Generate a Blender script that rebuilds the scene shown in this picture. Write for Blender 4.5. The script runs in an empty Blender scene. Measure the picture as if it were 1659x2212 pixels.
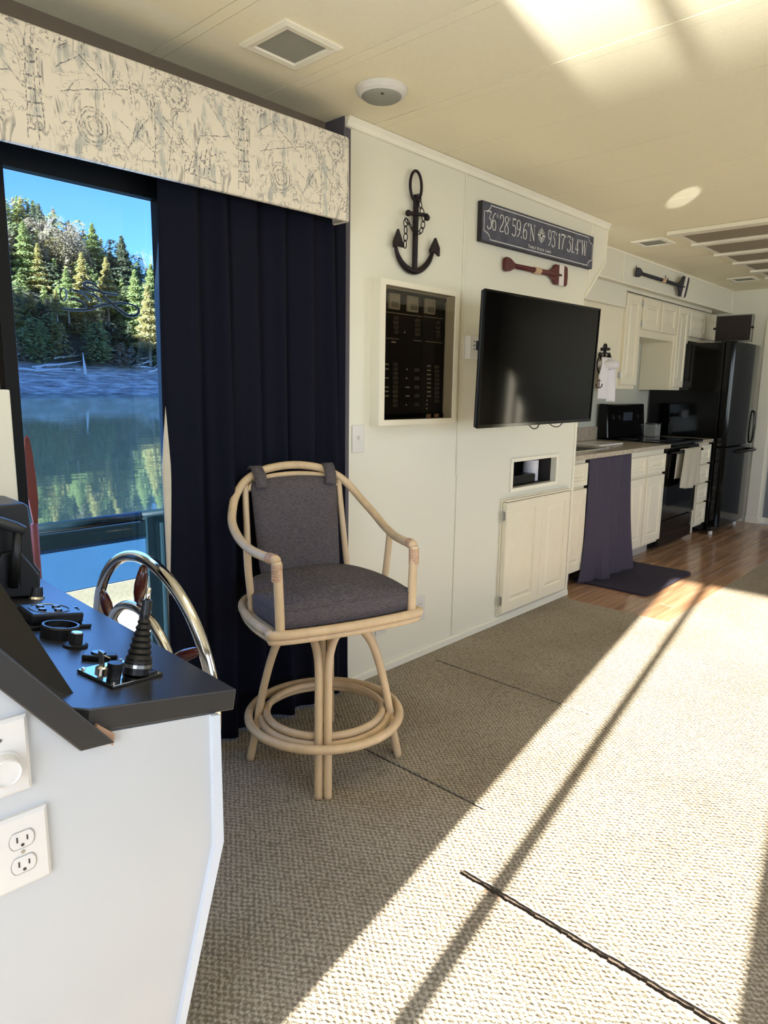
import bpy, bmesh, math, random
import numpy as np
from mathutils import Vector, Matrix, Euler
rnd = random.Random(7)
S = bpy.context.scene
COL = S.collection
PI = math.pi
R_ = math.radians

# ------------------------------------------------------------------ camera
FPX = 1487.617
YAW, PIT, ROL = 0.74600889, -0.17686014, 0.01525823
H = 1.257
HC = 2.248
def cam_axes():
    cy, sy, cp, sp = math.cos(YAW), math.sin(YAW), math.cos(PIT), math.sin(PIT)
    f = Vector((cy*cp, sy*cp, sp)); r = Vector((sy, -cy, 0)); u = r.cross(f)
    return math.cos(ROL)*r + math.sin(ROL)*u, -math.sin(ROL)*r + math.cos(ROL)*u, f
CR, CU, CF = cam_axes()
cd = bpy.data.cameras.new('camera'); cam = bpy.data.objects.new('camera', cd); COL.objects.link(cam)
cam.matrix_world = Matrix(((CR.x, CU.x, -CF.x, 0), (CR.y, CU.y, -CF.y, 0), (CR.z, CU.z, -CF.z, H), (0, 0, 0, 1)))
cd.sensor_fit = 'HORIZONTAL'; cd.sensor_width = 36.0; cd.lens = 36.0*FPX/1659.0
cd.clip_start = 0.03; cd.clip_end = 2000
S.camera = cam
def at(x, y, ax, val):
    """photo pixel -> point on the plane  axis[ax] == val (0 X, 1 Y, 2 Z)"""
    d = CF + CR*((x-829.5)/FPX) - CU*((y-1106)/FPX)
    c = Vector((0, 0, H)); t = (val - c[ax])/d[ax]
    return c + d*t
# ------------------------------------------------------------------ world, sun, lamps, exposure
S.view_settings.view_transform = 'Standard'; S.view_settings.look = 'None'
S.view_settings.exposure = 0.0; S.view_settings.gamma = 1.0; S.view_settings.use_curve_mapping = False
SUN_AZ, SUN_EL = R_(9.97), R_(18.9)
w = bpy.data.worlds.new('sky'); S.world = w; w.use_nodes = True
nt = w.node_tree; sk = nt.nodes.new('ShaderNodeTexSky'); sk.sky_type = 'NISHITA'; sk.sun_disc = False
sk.sun_elevation = SUN_EL; sk.sun_rotation = R_(-100); sk.altitude = 300; sk.air_density = 1.0; sk.dust_density = 0.0; sk.ozone_density = 4.0
mx_ = nt.nodes.new('ShaderNodeMix'); mx_.data_type = 'RGBA'; mx_.blend_type = 'MULTIPLY'; mx_.inputs[0].default_value = 1.0; mx_.inputs[7].default_value = (0.62, 0.80, 1.15, 1)
nt.links.new(sk.outputs[0], mx_.inputs[6]); nt.links.new(mx_.outputs[2], nt.nodes['Background'].inputs[0]); nt.nodes['Background'].inputs[1].default_value = 0.42
def lamp(name, kind, loc, direction, energy, color, **kw):
    l = bpy.data.lights.new(name, kind); l.energy = energy; l.color = color
    for k, v_ in kw.items(): setattr(l, k, v_)
    o = bpy.data.objects.new(name, l); COL.objects.link(o); o.location = loc
    o.rotation_euler = Vector(direction).to_track_quat('-Z', 'Y').to_euler()
    return o
sd = Vector((math.cos(SUN_EL)*math.cos(SUN_AZ), math.cos(SUN_EL)*math.sin(SUN_AZ), -math.sin(SUN_EL)))
lamp('sun', 'SUN', (-8, -3, 6), sd, 52.0, (1.0, 0.94, 0.84), angle=R_(0.6))
# daylight through the front door opening; fill lamps added at unseen windows opposite
lamp('daylight_front_door', 'AREA', (-0.86, 0.25, 1.05), (1, 0.12, 0.0), 20.0, (0.97, 0.98, 1.0), shape='RECTANGLE', size=0.8, size_y=1.8)
lamp('side_fill', 'AREA', (0.75, -1.93, 1.35), (0, 1, 0.0), 22.0, (0.97, 0.98, 1.0), shape='RECTANGLE', size=2.4, size_y=1.0)
lamp('galley_fill', 'AREA', (5.1, -1.93, 1.35), (0, 1, 0.0), 36.0, (0.97, 0.98, 1.0), shape='RECTANGLE', size=2.5, size_y=1.0)
lamp('blue_fill_window_left', 'AREA', (0.9, 2.17, 1.3), (0, -1, -0.25), 12.0, (0.22, 0.48, 1.0), shape='RECTANGLE', size=0.8, size_y=1.0)  # deep blue lamp added to strengthen the sky reflection on the dashboard
# sun mirrored by the lake in front of the boat, coming in low through the door opening
lamp('sun_glint_off_water', 'SPOT', (-5.3, -0.155, -0.28), Vector((1.75, 0.85, HC)) - Vector((-5.3, -0.155, -0.28)), 10000.0, (1.0, 0.98, 0.93), spot_size=R_(9), spot_blend=0.35, shadow_soft_size=0.06)
lamp('sun_glint_on_ceiling', 'SPOT', (0.45, -0.9, 0.95), Vector((3.80, 1.45, HC)) - Vector((0.45, -0.9, 0.95)), 1000.0, (1.0, 0.98, 0.95), spot_size=R_(1.9), spot_blend=0.5, shadow_soft_size=0.005)  # narrow spot added for the small round fleck of light on the ceiling

# ------------------------------------------------------------------ material helpers
def srgb(r, g, b):
    f = lambda c: (c/255/12.92) if c/255 <= 0.04045 else ((c/255+0.055)/1.055)**2.4
    return (f(r), f(g), f(b), 1)
class NT:
    def __init__(s, name):
        s.m = bpy.data.materials.new(name); s.m.use_nodes = True; s.t = s.m.node_tree
        s.b = s.t.nodes['Principled BSDF']; s.out = s.t.nodes['Material Output']
    def n(s, kind, **kw):
        x = s.t.nodes.new('ShaderNode'+kind)
        for k, v_ in kw.items():
            if k.startswith('i_'):
                k2 = k[2:]; x.inputs[int(k2) if k2.isdigit() else k2.replace('_', ' ')].default_value = v_
            else: setattr(x, k, v_)
        return x
    def l(s, a, b): s.t.links.new(a, b)
    def math(s, op, a, b=None, c=None, clamp=False):
        x = s.t.nodes.new('ShaderNodeMath'); x.operation = op; x.use_clamp = clamp
        for i, q in enumerate((a, b, c)):
            if q is None: continue
            if isinstance(q, (int, float)): x.inputs[i].default_value = q
            else: s.l(q, x.inputs[i])
        return x.outputs[0]
    def ramp(s, fac, stops):
        x = s.t.nodes.new('ShaderNodeValToRGB'); e = x.color_ramp.elements
        while len(e) < len(stops): e.new(0.5)
        for i, (p_, c) in enumerate(stops): e[i].position = p_; e[i].color = c
        s.l(fac, x.inputs[0]); return x.outputs[0]
    def mixc(s, fac, a, b, mode='MIX'):
        x = s.t.nodes.new('ShaderNodeMix'); x.data_type = 'RGBA'; x.blend_type = mode
        for sock, q in ((x.inputs[0], fac), (x.inputs[6], a), (x.inputs[7], b)):
            if isinstance(q, (int, float)): sock.default_value = q
            elif isinstance(q, tuple): sock.default_value = q
            else: s.l(q, sock)
        return x.outputs[2]
    def coord(s, which='Object', scale=(1, 1, 1), rot=(0, 0, 0)):
        c = s.t.nodes.new('ShaderNodeTexCoord'); m = s.t.nodes.new('ShaderNodeMapping')
        m.inputs['Scale'].default_value = scale; m.inputs['Rotation'].default_value = rot
        s.l(c.outputs[which], m.inputs[0]); return m.outputs[0]
    def bump(s, h, strength=0.3, dist=0.01):
        b = s.t.nodes.new('ShaderNodeBump'); b.inputs['Strength'].default_value = strength; b.inputs['Distance'].default_value = dist
        s.l(h, b.inputs['Height']); s.l(b.outputs[0], s.b.inputs['Normal'])
def mat(name, col, rough=0.5, metal=0.0, noise=0.0, nscale=20, bump=0.0, bscale=200, spec=None, coat=0.0, stretch=(1, 1, 1), bdist=0.003):
    M = NT(name); M.b.inputs['Roughness'].default_value = rough; M.b.inputs['Metallic'].default_value = metal
    M.b.inputs['Base Color'].default_value = col
    if spec is not None: M.b.inputs['Specular IOR Level'].default_value = spec
    if coat: M.b.inputs['Coat Weight'].default_value = coat; M.b.inputs['Coat Roughness'].default_value = 0.06
    if noise:
        nz = M.n('TexNoise', i_Scale=nscale, i_Detail=5.0); M.l(M.coord(scale=stretch), nz.inputs[0])
        dark = tuple(c*(1-noise) for c in col[:3])+(1,); lite = tuple(min(1, c*(1+noise)) for c in col[:3])+(1,)
        M.l(M.ramp(nz.outputs[0], [(0.3, dark), (0.7, lite)]), M.b.inputs['Base Color'])
    if bump:
        nz = M.n('TexNoise', i_Scale=bscale, i_Detail=3.0); M.l(M.coord(scale=stretch), nz.inputs[0]); M.bump(nz.outputs[0], bump, bdist)
    return M.m
m_wall = mat('wall_paint', srgb(228, 225, 208), 0.42, bump=0.04, bscale=600)
m_white = mat('white_paint', srgb(236, 230, 210), 0.35, bump=0.03, bscale=300)
m_trim = mat('trim_paint', srgb(240, 235, 216), 0.4, noise=0.02, nscale=8)
m_ceil = mat('ceiling_stipple', srgb(246, 238, 208), 0.85, bump=0.35, bscale=170, bdist=0.002, noise=0.015, nscale=60)
m_console = mat('console_white', srgb(192, 195, 196), 0.28, noise=0.01, nscale=3)
m_plate = mat('plate_plastic', srgb(218, 215, 209), 0.25, noise=0.01, nscale=5)
m_dark_slot = mat('dark_slot', srgb(60, 56, 50), 0.6, noise=0.1)
m_soft_slot = mat('soft_slot', srgb(176, 172, 164), 0.6, noise=0.05)
m_cab = mat('cabinet_paint', srgb(234, 226, 202), 0.33, noise=0.015, nscale=9)
m_black = mat('black_laminate', srgb(26, 26, 28), 0.42, spec=1.0, bump=0.05, bscale=900, bdist=0.0006)
m_blackdull = mat('black_plastic', srgb(16, 16, 17), 0.38, bump=0.03, bscale=500)
m_blackgloss = mat('black_gloss', srgb(6, 6, 6), 0.09, spec=0.28, coat=0.0, noise=0.1, nscale=3)
m_screen = mat('tv_screen', srgb(3, 3, 4), 0.06, spec=0.10, noise=0.1, nscale=3)
m_frame = mat('window_frame_black', srgb(7, 7, 8), 0.45, spec=0.2, bump=0.02)
m_iron = mat('bronze_iron', srgb(42, 36, 40), 0.45, metal=0.7, noise=0.3, nscale=40, bump=0.15, bscale=80)
m_chrome = mat('chrome', (0.78, 0.76, 0.72, 1), 0.1, metal=1.0, noise=0.03, nscale=4)
m_steel = mat('steel', (0.5, 0.5, 0.48, 1), 0.28, metal=1.0, noise=0.05, nscale=10)
m_redwood = mat('varnished_wood', srgb(78, 28, 20), 0.18, coat=0.6, noise=0.4, nscale=14, stretch=(1, 1, 0.2))
m_navy = mat('curtain_navy', srgb(17, 19, 32), 0.9, spec=0.15, noise=0.12, nscale=300, bump=0.2, bscale=900, bdist=0.0008)
m_lining = mat('curtain_lining', srgb(205, 196, 176), 0.9, noise=0.05, bump=0.15, bscale=600)
m_plum = mat('plum_cloth', srgb(62, 56, 72), 0.9, noise=0.1, nscale=200, bump=0.2, bscale=700, bdist=0.0008)
m_mat = mat('mat_fabric', srgb(44, 38, 54), 0.95, noise=0.2, nscale=300, bump=0.4, bscale=500)
m_towel = mat('towel_grey', srgb(186, 178, 158), 0.95, noise=0.08, nscale=200, bump=0.4, bscale=500)
m_towelw = mat('towel_white', srgb(232, 228, 232), 0.95, noise=0.04, nscale=100, bump=0.4, bscale=500)
m_counter = mat('counter_stone', srgb(178, 166, 146), 0.22, noise=0.22, nscale=45, stretch=(1, 3, 1))
m_oar_red = mat('oar_red', srgb(84, 22, 24), 0.45, noise=0.15, nscale=20)
m_oar_navy = mat('oar_navy', srgb(20, 22, 38), 0.5, noise=0.15, nscale=20)
m_oar_white = mat('oar_band_white', srgb(222, 215, 210), 0.5, noise=0.06)
m_jute = mat('jute_wrap', srgb(196, 166, 134), 0.9, noise=0.15, nscale=200, bump=0.4, bscale=300)
m_sign = mat('sign_navy', srgb(72, 74, 88), 0.6, noise=0.28, nscale=18)
m_signedge = mat('sign_edge', srgb(30, 26, 30), 0.6, noise=0.2)
m_letter = mat('sign_lettering', srgb(222, 222, 216), 0.6, noise=0.1, nscale=120)
m_rattan = mat('rattan', srgb(212, 186, 148), 0.38, noise=0.1, nscale=24, stretch=(1, 1, 0.4), bump=0.05, bscale=60)
m_rattan_wrap = mat('rattan_wrap', srgb(196, 160, 130), 0.5, noise=0.18, nscale=60, bump=0.4, bscale=150)
m_brown = mat('diffuser_grey', srgb(150, 138, 118), 0.6, noise=0.04, nscale=8)
m_grille = mat('grille_grey', srgb(150, 150, 140), 0.7, noise=0.08, nscale=400, bump=0.4, bscale=700)
m_speck = mat('dark_brown_weave', srgb(34, 24, 20), 0.8, noise=0.7, nscale=120, bump=0.8, bscale=140)
m_rail = mat('rail_teal_black', srgb(16, 30, 36), 0.22, spec=0.7, noise=0.1)
m_paddle = mat('paddle_orange', srgb(196, 72, 34), 0.5, noise=0.1, nscale=10)
m_glass_dark = mat('clock_glass', srgb(60, 66, 80), 0.1, noise=0.2)
m_label = mat('breaker_label', srgb(196, 190, 172), 0.6, noise=0.1, nscale=200)
m_wood_raw = mat('raw_wood', srgb(176, 140, 110), 0.7, noise=0.15, nscale=40, stretch=(1, 6, 1))
m_grey_wall = mat('hall_grey', srgb(120, 124, 126), 0.5, noise=0.03)
m_back = mat('backsplash_paint', srgb(196, 196, 182), 0.5, noise=0.02)
m_bed = mat('deck_beige', srgb(190, 176, 150), 0.8, noise=0.12, nscale=80)
m_log = mat('driftwood', srgb(226, 222, 216), 0.9, noise=0.25, nscale=4)
m_bark = mat('pale_bark', srgb(150, 136, 122), 0.9, noise=0.25, nscale=3)

def glass_mat(name, tint, rough=0.0, ior=1.45):
    M = NT(name); M.t.nodes.remove(M.b)
    tr = M.n('BsdfTransparent'); tr.inputs[0].default_value = tint
    gl = M.n('BsdfGlossy'); gl.inputs['Roughness'].default_value = rough; gl.inputs[0].default_value = (0.9, 0.9, 0.9, 1)
    fr = M.n('Fresnel'); fr.inputs[0].default_value = ior
    mx = M.n('MixShader'); ge = M.n('NewGeometry'); M.l(M.math('MULTIPLY', fr.outputs[0], M.math('SUBTRACT', 1.0, ge.outputs['Backfacing'])), mx.inputs[0]); M.l(tr.outputs[0], mx.inputs[1]); M.l(gl.outputs[0], mx.inputs[2])
    M.l(mx.outputs[0], M.out.inputs[0]); return M.m
m_pane = glass_mat('tinted_pane', (0.74, 0.84, 0.92, 1))
m_smoke = glass_mat('smoked_acrylic', (0.74, 0.71, 0.66, 1), 0.03)
m_panelblue = mat('tinted_plexi', srgb(66, 112, 158), 0.15, noise=0.06, nscale=5)

def carpet_mat():
    M = NT('berber_carpet'); M.b.inputs['Roughness'].default_value = 0.95; M.b.inputs['Specular IOR Level'].default_value = 0.1
    c = M.coord(scale=(1, 1, 1))
    wz = M.n('TexNoise', i_Scale=14.0, i_Detail=2.0); M.l(c, wz.inputs[0])
    ad = M.n('VectorMath', operation='MULTIPLY_ADD'); M.l(wz.outputs[1], ad.inputs[0]); ad.inputs[1].default_value = (0.012, 0.012, 0); M.l(c, ad.inputs[2])
    sx = M.n('Separate' 'XYZ'); M.l(ad.outputs[0], sx.inputs[0])
    # staggered loops in rows
    kx, ky = 2*PI/0.0165, 2*PI/0.024
    a = M.math('SINE', M.math('MULTIPLY', sx.outputs[0], kx)); b = M.math('SINE', M.math('MULTIPLY', sx.outputs[1], ky))
    lp = M.math('MULTIPLY', a, b)
    v1 = M.n('TexVoronoi', i_Scale=150.0); M.l(c, v1.inputs[0])
    n1 = M.n('TexNoise', i_Scale=420.0, i_Detail=2.0); M.l(c, n1.inputs[0])
    h = M.math('ADD', M.math('MULTIPLY', lp, 0.35), M.math('ADD', M.math('MULTIPLY', v1.outputs[0], -0.9), M.math('MULTIPLY_ADD', n1.outputs[0], 0.5, 0.55)))
    col = M.ramp(h, [(0.05, srgb(128, 118, 101)), (0.38, srgb(160, 150, 132)), (0.75, srgb(184, 175, 157))])
    pn = M.n('TexNoise', i_Scale=2.2, i_Detail=4.0); M.l(c, pn.inputs[0])
    st = M.ramp(pn.outputs[0], [(0.35, (0.86, 0.83, 0.8, 1)), (0.6, (1, 1, 1, 1))])
    M.l(M.mixc(1.0, col, st, 'MULTIPLY'), M.b.inputs['Base Color'])
    M.bump(h, 0.5, 0.005)
    return M.m
m_carpet = carpet_mat()
def wood_mat():
    M = NT('laminate_planks'); M.b.inputs['Roughness'].default_value = 0.16
    oi = M.n('ObjectInfo')
    c = M.coord(scale=(0.6, 9, 9)); ad = M.n('VectorMath', operation='ADD'); M.l(c, ad.inputs[0])
    cb = M.n('CombineXYZ'); M.l(M.math('MULTIPLY', oi.outputs['Random'], 37.0), cb.inputs[0]); M.l(cb.outputs[0], ad.inputs[1])
    nz = M.n('TexNoise', i_Scale=3.0, i_Detail=6.0, i_Distortion=0.6); M.l(ad.outputs[0], nz.inputs[0])
    col = M.ramp(nz.outputs[0], [(0.3, srgb(146, 112, 84)), (0.55, srgb(176, 140, 108)), (0.75, srgb(194, 160, 128))])
    rv = M.ramp(oi.outputs['Random'], [(0, (0.82, 0.8, 0.78, 1)), (1, (1.05, 1.02, 1.0, 1))])
    M.l(M.mixc(1.0, col, rv, 'MULTIPLY'), M.b.inputs['Base Color']); return M.m
m_plank = wood_mat()
def cushion_mat(name, base, dark):
    M = NT(name); M.b.inputs['Roughness'].default_value = 0.9
    nz = M.n('TexNoise', i_Scale=90.0, i_Detail=6.0); M.l(M.coord(scale=(1, 1, 8)), nz.inputs[0])
    M.l(M.ramp(nz.outputs[0], [(0.35, dark), (0.7, base)]), M.b.inputs['Base Color'])
    n2 = M.n('TexNoise', i_Scale=900.0); M.l(M.coord(), n2.inputs[0]); M.bump(n2.outputs[0], 0.3, 0.001); return M.m
m_cushion = cushion_mat('chair_tweed', srgb(104, 97, 99), srgb(66, 60, 64))

# printed nautical toile of the valance: rings with spokes, rope lines and sketch strokes
def toile_mat(x0, z0, P=0.617):
    M = NT('nautical_toile'); M.b.inputs['Roughness'].default_value = 0.85
    c = M.coord(); sp = M.n('SeparateXYZ'); M.l(c, sp.inputs[0])
    X = M.math('SUBTRACT', sp.outputs[0], x0); Z = M.math('SUBTRACT', sp.outputs[2], z0)
    xm = M.math('MULTIPLY', M.math('FRACT', M.math('ADD', M.math('DIVIDE', X, P), 10.0)), P)
    cw = M.n('CombineXYZ'); M.l(xm, cw.inputs[0]); M.l(Z, cw.inputs[2])
    wob = M.n('TexNoise', i_Scale=30.0, i_Detail=3.0); M.l(cw.outputs[0], wob.inputs[0])
    wx = M.math('MULTIPLY', M.math('SUBTRACT', wob.outputs[0], 0.5), 0.012)
    xm2 = M.math('ADD', xm, wx); zm2 = M.math('SUBTRACT', Z, wx)
    acc = None
    def add(v_):
        nonlocal acc
        acc = v_ if acc is None else M.math('MAXIMUM', acc, v_)
    def line_at(d, wd): return M.math('SUBTRACT', 1.0, M.math('SMOOTH_MIN', M.math('DIVIDE', M.math('ABSOLUTE', d), wd), 1.0, 0.1), clamp=True)
    def ring(cx, cz, rads, spokes):
        dx = M.math('SUBTRACT', xm2, cx); dz = M.math('SUBTRACT', zm2, cz)
        r = M.math('SQRT', M.math('ADD', M.math('MULTIPLY', dx, dx), M.math('MULTIPLY', dz, dz)))
        for rr, wd in rads: add(line_at(M.math('SUBTRACT', r, rr), wd))
        an = M.math('ARCTAN2', dz, dx)
        s = M.math('ABSOLUTE', M.math('SINE', M.math('MULTIPLY', an, spokes/2)))
        ins = M.math('LESS_THAN', r, rads[0][0]); add(M.math('MULTIPLY', ins, M.math('LESS_THAN', s, 0.16)))
    def seg(ax, az, bx, bz, wd=0.0013):
        dx = M.math('SUBTRACT', xm2, ax); dz = M.math('SUBTRACT', zm2, az)
        L2 = (bx-ax)**2+(bz-az)**2
        t = M.math('DIVIDE', M.math('ADD', M.math('MULTIPLY', dx, bx-ax), M.math('MULTIPLY', dz, bz-az)), L2, clamp=True)
        ex = M.math('SUBTRACT', dx, M.math('MULTIPLY', t, bx-ax)); ez = M.math('SUBTRACT', dz, M.math('MULTIPLY', t, bz-az))
        d = M.math('SQRT', M.math('ADD', M.math('MULTIPLY', ex, ex), M.math('MULTIPLY', ez, ez)))
        add(M.math('LESS_THAN', d, wd))
    # ring centres measured on the cloth (period 0.617 m)
    ring(0.10, 0.085, [(0.024, 0.0045), (0.037, 0.0038), (0.045, 0.0025), (0.012, 0.003)], 8)
    ring(0.345, 0.228, [(0.036, 0.0042), (0.020, 0.006), (0.042, 0.0022)], 16)
    for q in [(0.17, 0.12, 0.27, 0.06), (0.19, 0.05, 0.27, 0.17), (0.27, 0.02, 0.28, 0.2), (0.30, 0.16, 0.45, 0.05), (0.22, 0.22, 0.33, 0.10),
              (0.36, 0.03, 0.47, 0.10), (0.47, 0.10, 0.5, 0.02), (0.36, 0.03, 0.5, 0.02), (0.39, 0.05, 0.42, 0.14), (0.41, 0.14, 0.52, 0.16),
              (0.55, 0.02, 0.56, 0.26), (0.575, 0.02, 0.572, 0.25), (0.59, 0.04, 0.585, 0.22), (0.01, 0.2, 0.08, 0.25), (0.05, 0.26, 0.17, 0.18),
              (0.02, 0.15, 0.2, 0.2), (0.13, 0.24, 0.13, 0.14), (0.2, 0.27, 0.21, 0.17), (0.44, 0.25, 0.55, 0.13), (0.31, 0.02, 0.33, 0.14)]: seg(*q)
    for k in range(7): seg(0.552, 0.04+k*0.03, 0.59, 0.046+k*0.03, 0.0022)
    for k in range(6): seg(0.36+k*0.016, 0.035-k*0.002, 0.375+k*0.016, 0.075+k*0.008, 0.0018)
    # broken sketchy strokes, the way a quill drawing breaks up
    sn = M.n('TexNoise', i_Scale=120.0, i_Detail=3.0); M.l(cw.outputs[0], sn.inputs[0])
    brk = M.ramp(sn.outputs[0], [(0.42, (0.1, 0.1, 0.1, 1)), (0.56, (1, 1, 1, 1))])
    a1 = M.math('MULTIPLY', acc, brk)
    def strokes(scale, sx, sz, lo, hi, rot):
        mp = M.n('Mapping'); mp.inputs['Scale'].default_value = (sx, 1, sz); mp.inputs['Rotation'].default_value = (0, rot, 0); M.l(cw.outputs[0], mp.inputs[0])
        nz = M.n('TexNoise', i_Scale=scale, i_Detail=4.0, i_Roughness=0.6, i_Distortion=1.2); M.l(mp.outputs[0], nz.inputs[0])
        d = M.math('ABSOLUTE', M.math('SUBTRACT', nz.outputs[0], 0.5))
        return M.math('SUBTRACT', 1.0, M.math('DIVIDE', d, lo), clamp=True)
    m1 = M.n('TexNoise', i_Scale=13.0, i_Detail=1.0); M.l(cw.outputs[0], m1.inputs[0])
    msk = M.ramp(m1.outputs[0], [(0.46, (0, 0, 0, 1)), (0.54, (1, 1, 1, 1))])
    s1 = M.math('MULTIPLY', strokes(16, 1, 0.45, 0.012, 0, 0.3), msk); s2 = M.math('MULTIPLY', strokes(22, 0.5, 1, 0.010, 0, -0.7), msk)
    s3 = M.math('MULTIPLY', strokes(11, 1, 0.28, 0.020, 0, 0.1), M.ramp(M.math('SUBTRACT', 1.0, m1.outputs[0]), [(0.50, (0, 0, 0, 1)), (0.58, (1, 1, 1, 1))]))
    wash = M.n('TexNoise', i_Scale=18.0, i_Detail=3.0); mpw = M.n('Mapping'); mpw.inputs['Scale'].default_value = (1.6, 1, 0.6); M.l(cw.outputs[0], mpw.inputs[0]); M.l(mpw.outputs[0], wash.inputs[0])
    wf = M.ramp(wash.outputs[0], [(0.55, (0, 0, 0, 1)), (0.66, (0.5, 0.5, 0.5, 1))])
    ink = M.math('MAXIMUM', a1, M.math('MAXIMUM', s1, M.math('MAXIMUM', s2, M.math('MULTIPLY', s3, 0.7))))
    c0 = M.mixc(wf, srgb(226, 218, 200), srgb(132, 146, 150)); c1 = M.mixc(M.math('MULTIPLY', ink, 0.85), c0, srgb(62, 62, 76))
    M.l(c1, M.b.inputs['Base Color'])
    n2 = M.n('TexNoise', i_Scale=700.0); M.l(c, n2.inputs[0]); M.bump(n2.outputs[0], 0.2, 0.001)
    return M.m

# ------------------------------------------------------------------ mesh helpers
class MB:
    def __init__(s): s.v = []; s.f = []; s.mi = []; s.cur = 0
    def add(s, vs, fs):
        o = len(s.v); s.v += [tuple(x) for x in vs]; s.f += [tuple(i+o for i in f) for f in fs]; s.mi += [s.cur]*len(fs); return s
    def box(s, x0, x1, y0, y1, z0, z1):
        x0, x1 = min(x0, x1), max(x0, x1); y0, y1 = min(y0, y1), max(y0, y1); z0, z1 = min(z0, z1), max(z0, z1)
        vs = [(x0, y0, z0), (x1, y0, z0), (x1, y1, z0), (x0, y1, z0), (x0, y0, z1), (x1, y0, z1), (x1, y1, z1), (x0, y1, z1)]
        return s.add(vs, [(0, 3, 2, 1), (4, 5, 6, 7), (0, 1, 5, 4), (1, 2, 6, 5), (2, 3, 7, 6), (3, 0, 4, 7)])
    def prism(s, poly, axis, a, b):
        """poly: 2D points; axis 0: (y,z) extruded in x; 1: (x,z) in y; 2: (x,y) in z"""
        def P(p, t): return (t, p[0], p[1]) if axis == 0 else ((p[0], t, p[1]) if axis == 1 else (p[0], p[1], t))
        n = len(poly); vs = [P(p, a) for p in poly]+[P(p, b) for p in poly]
        fs = [tuple(range(n)), tuple(range(2*n-1, n-1, -1))]+[(i, i+n, (i+1) % n+n, (i+1) % n) for i in range(n)]
        return s.add(vs, fs)
    def tube(s, pts, r, seg=10, closed=False, flat=1.0, up=None):
        pts = [Vector(p) for p in pts]; n = len(pts)
        rr = r if isinstance(r, (list, tuple)) else [r]*n
        T = []
        for i in range(n):
            a = pts[(i-1) % n] if (closed or i > 0) else pts[i]; b = pts[(i+1) % n] if (closed or i < n-1) else pts[i]
            T.append((b-a).normalized())
        ref = Vector(up) if up else (Vector((0, 0, 1)) if abs(T[0].z) < 0.9 else Vector((1, 0, 0)))
        N = (ref - T[0]*ref.dot(T[0])).normalized(); vs = []
        for i in range(n):
            N = (N - T[i]*N.dot(T[i]))
            N = N.normalized() if N.length > 1e-6 else T[i].orthogonal().normalized()
            B = T[i].cross(N)
            for k in range(seg):
                a = 2*PI*k/seg; vs.append(pts[i] + (N*math.cos(a)*flat + B*math.sin(a))*rr[i])
        fs = []
        for i in range(n if closed else n-1):
            j = (i+1) % n
            for k in range(seg):
                k2 = (k+1) % seg; fs.append((i*seg+k, i*seg+k2, j*seg+k2, j*seg+k))
        if not closed: fs += [tuple(range(seg-1, -1, -1)), tuple((n-1)*seg+k for k in range(seg))]
        return s.add(vs, fs)
    def lathe(s, prof, c=(0, 0, 0), axis=(0, 0, 1), seg=24, cap=True):
        A = Vector(axis).normalized(); U = A.orthogonal().normalized(); V = A.cross(U); c = Vector(c); vs = []
        for r, h in prof:
            for k in range(seg):
                a = 2*PI*k/seg; vs.append(c + A*h + (U*math.cos(a)+V*math.sin(a))*r)
        fs = []; n = len(prof)
        for i in range(n-1):
            for k in range(seg):
                k2 = (k+1) % seg; fs.append((i*seg+k, i*seg+k2, (i+1)*seg+k2, (i+1)*seg+k))
        if cap: fs += [tuple(range(seg-1, -1, -1)), tuple((n-1)*seg+k for k in range(seg))]
        return s.add(vs, fs)
    def grid(s, fn, nu, nv):
        vs = [fn(i/nu, j/nv) for j in range(nv+1) for i in range(nu+1)]
        return s.add(vs, [(j*(nu+1)+i, j*(nu+1)+i+1, (j+1)*(nu+1)+i+1, (j+1)*(nu+1)+i) for j in range(nv) for i in range(nu)])
    def door(s, x0, x1, z0, z1, y, th=0.018, rings=None):
        y -= 0.010; th += 0.010
        """raised panel door, front at y facing -Y"""
        w_, h_ = x1-x0, z1-z0; st = min(0.055, w_*0.24, h_*0.24)
        R = rings or [(0, th), (0, 0.004), (0.004, 0), (st, 0), (st+0.003, 0.010), (st+0.010, 0.011), (st+0.032, 0.002), (st+0.034, 0.002)]
        vs = []
        for i, d in R: vs += [(x0+i, y+d, z0+i), (x1-i, y+d, z0+i), (x1-i, y+d, z1-i), (x0+i, y+d, z1-i)]
        fs = [(3, 2, 1, 0)]
        for k in range(len(R)-1):
            for q in range(4): q2 = (q+1) % 4; fs.append((k*4+q, k*4+q2, k*4+4+q2, k*4+4+q))
        n = len(R)*4; fs.append((n-4, n-3, n-2, n-1)); return s.add(vs, fs)
def obj(name, mb, m, parent=None, bevel=0, smooth=False, sub=0, solid=0, kind=None, label=None, seg=2):
    me = bpy.data.meshes.new(name); me.from_pydata(mb.v, [], mb.f)
    mats = m if isinstance(m, (list, tuple)) else [m]
    for q in mats: me.materials.append(q)
    if len(mats) > 1: me.polygons.foreach_set('material_index', mb.mi)
    bm = bmesh.new(); bm.from_mesh(me); bmesh.ops.recalc_face_normals(bm, faces=bm.faces); bm.to_mesh(me); bm.free()
    if smooth: me.polygons.foreach_set('use_smooth', [True]*len(me.polygons))
    o = bpy.data.objects.new(name, me); COL.objects.link(o)
    if parent is not None: o.parent = parent
    if solid: md = o.modifiers.new('s', 'SOLIDIFY'); md.thickness = solid; md.offset = 0
    if bevel: md = o.modifiers.new('b', 'BEVEL'); md.width = bevel; md.segments = seg; md.limit_method = 'ANGLE'; md.angle_limit = R_(40)
    if sub: md = o.modifiers.new('u', 'SUBSURF'); md.levels = sub; md.render_levels = sub
    if kind: o['kind'] = kind
    if label: o['label'] = label
    return o
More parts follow.
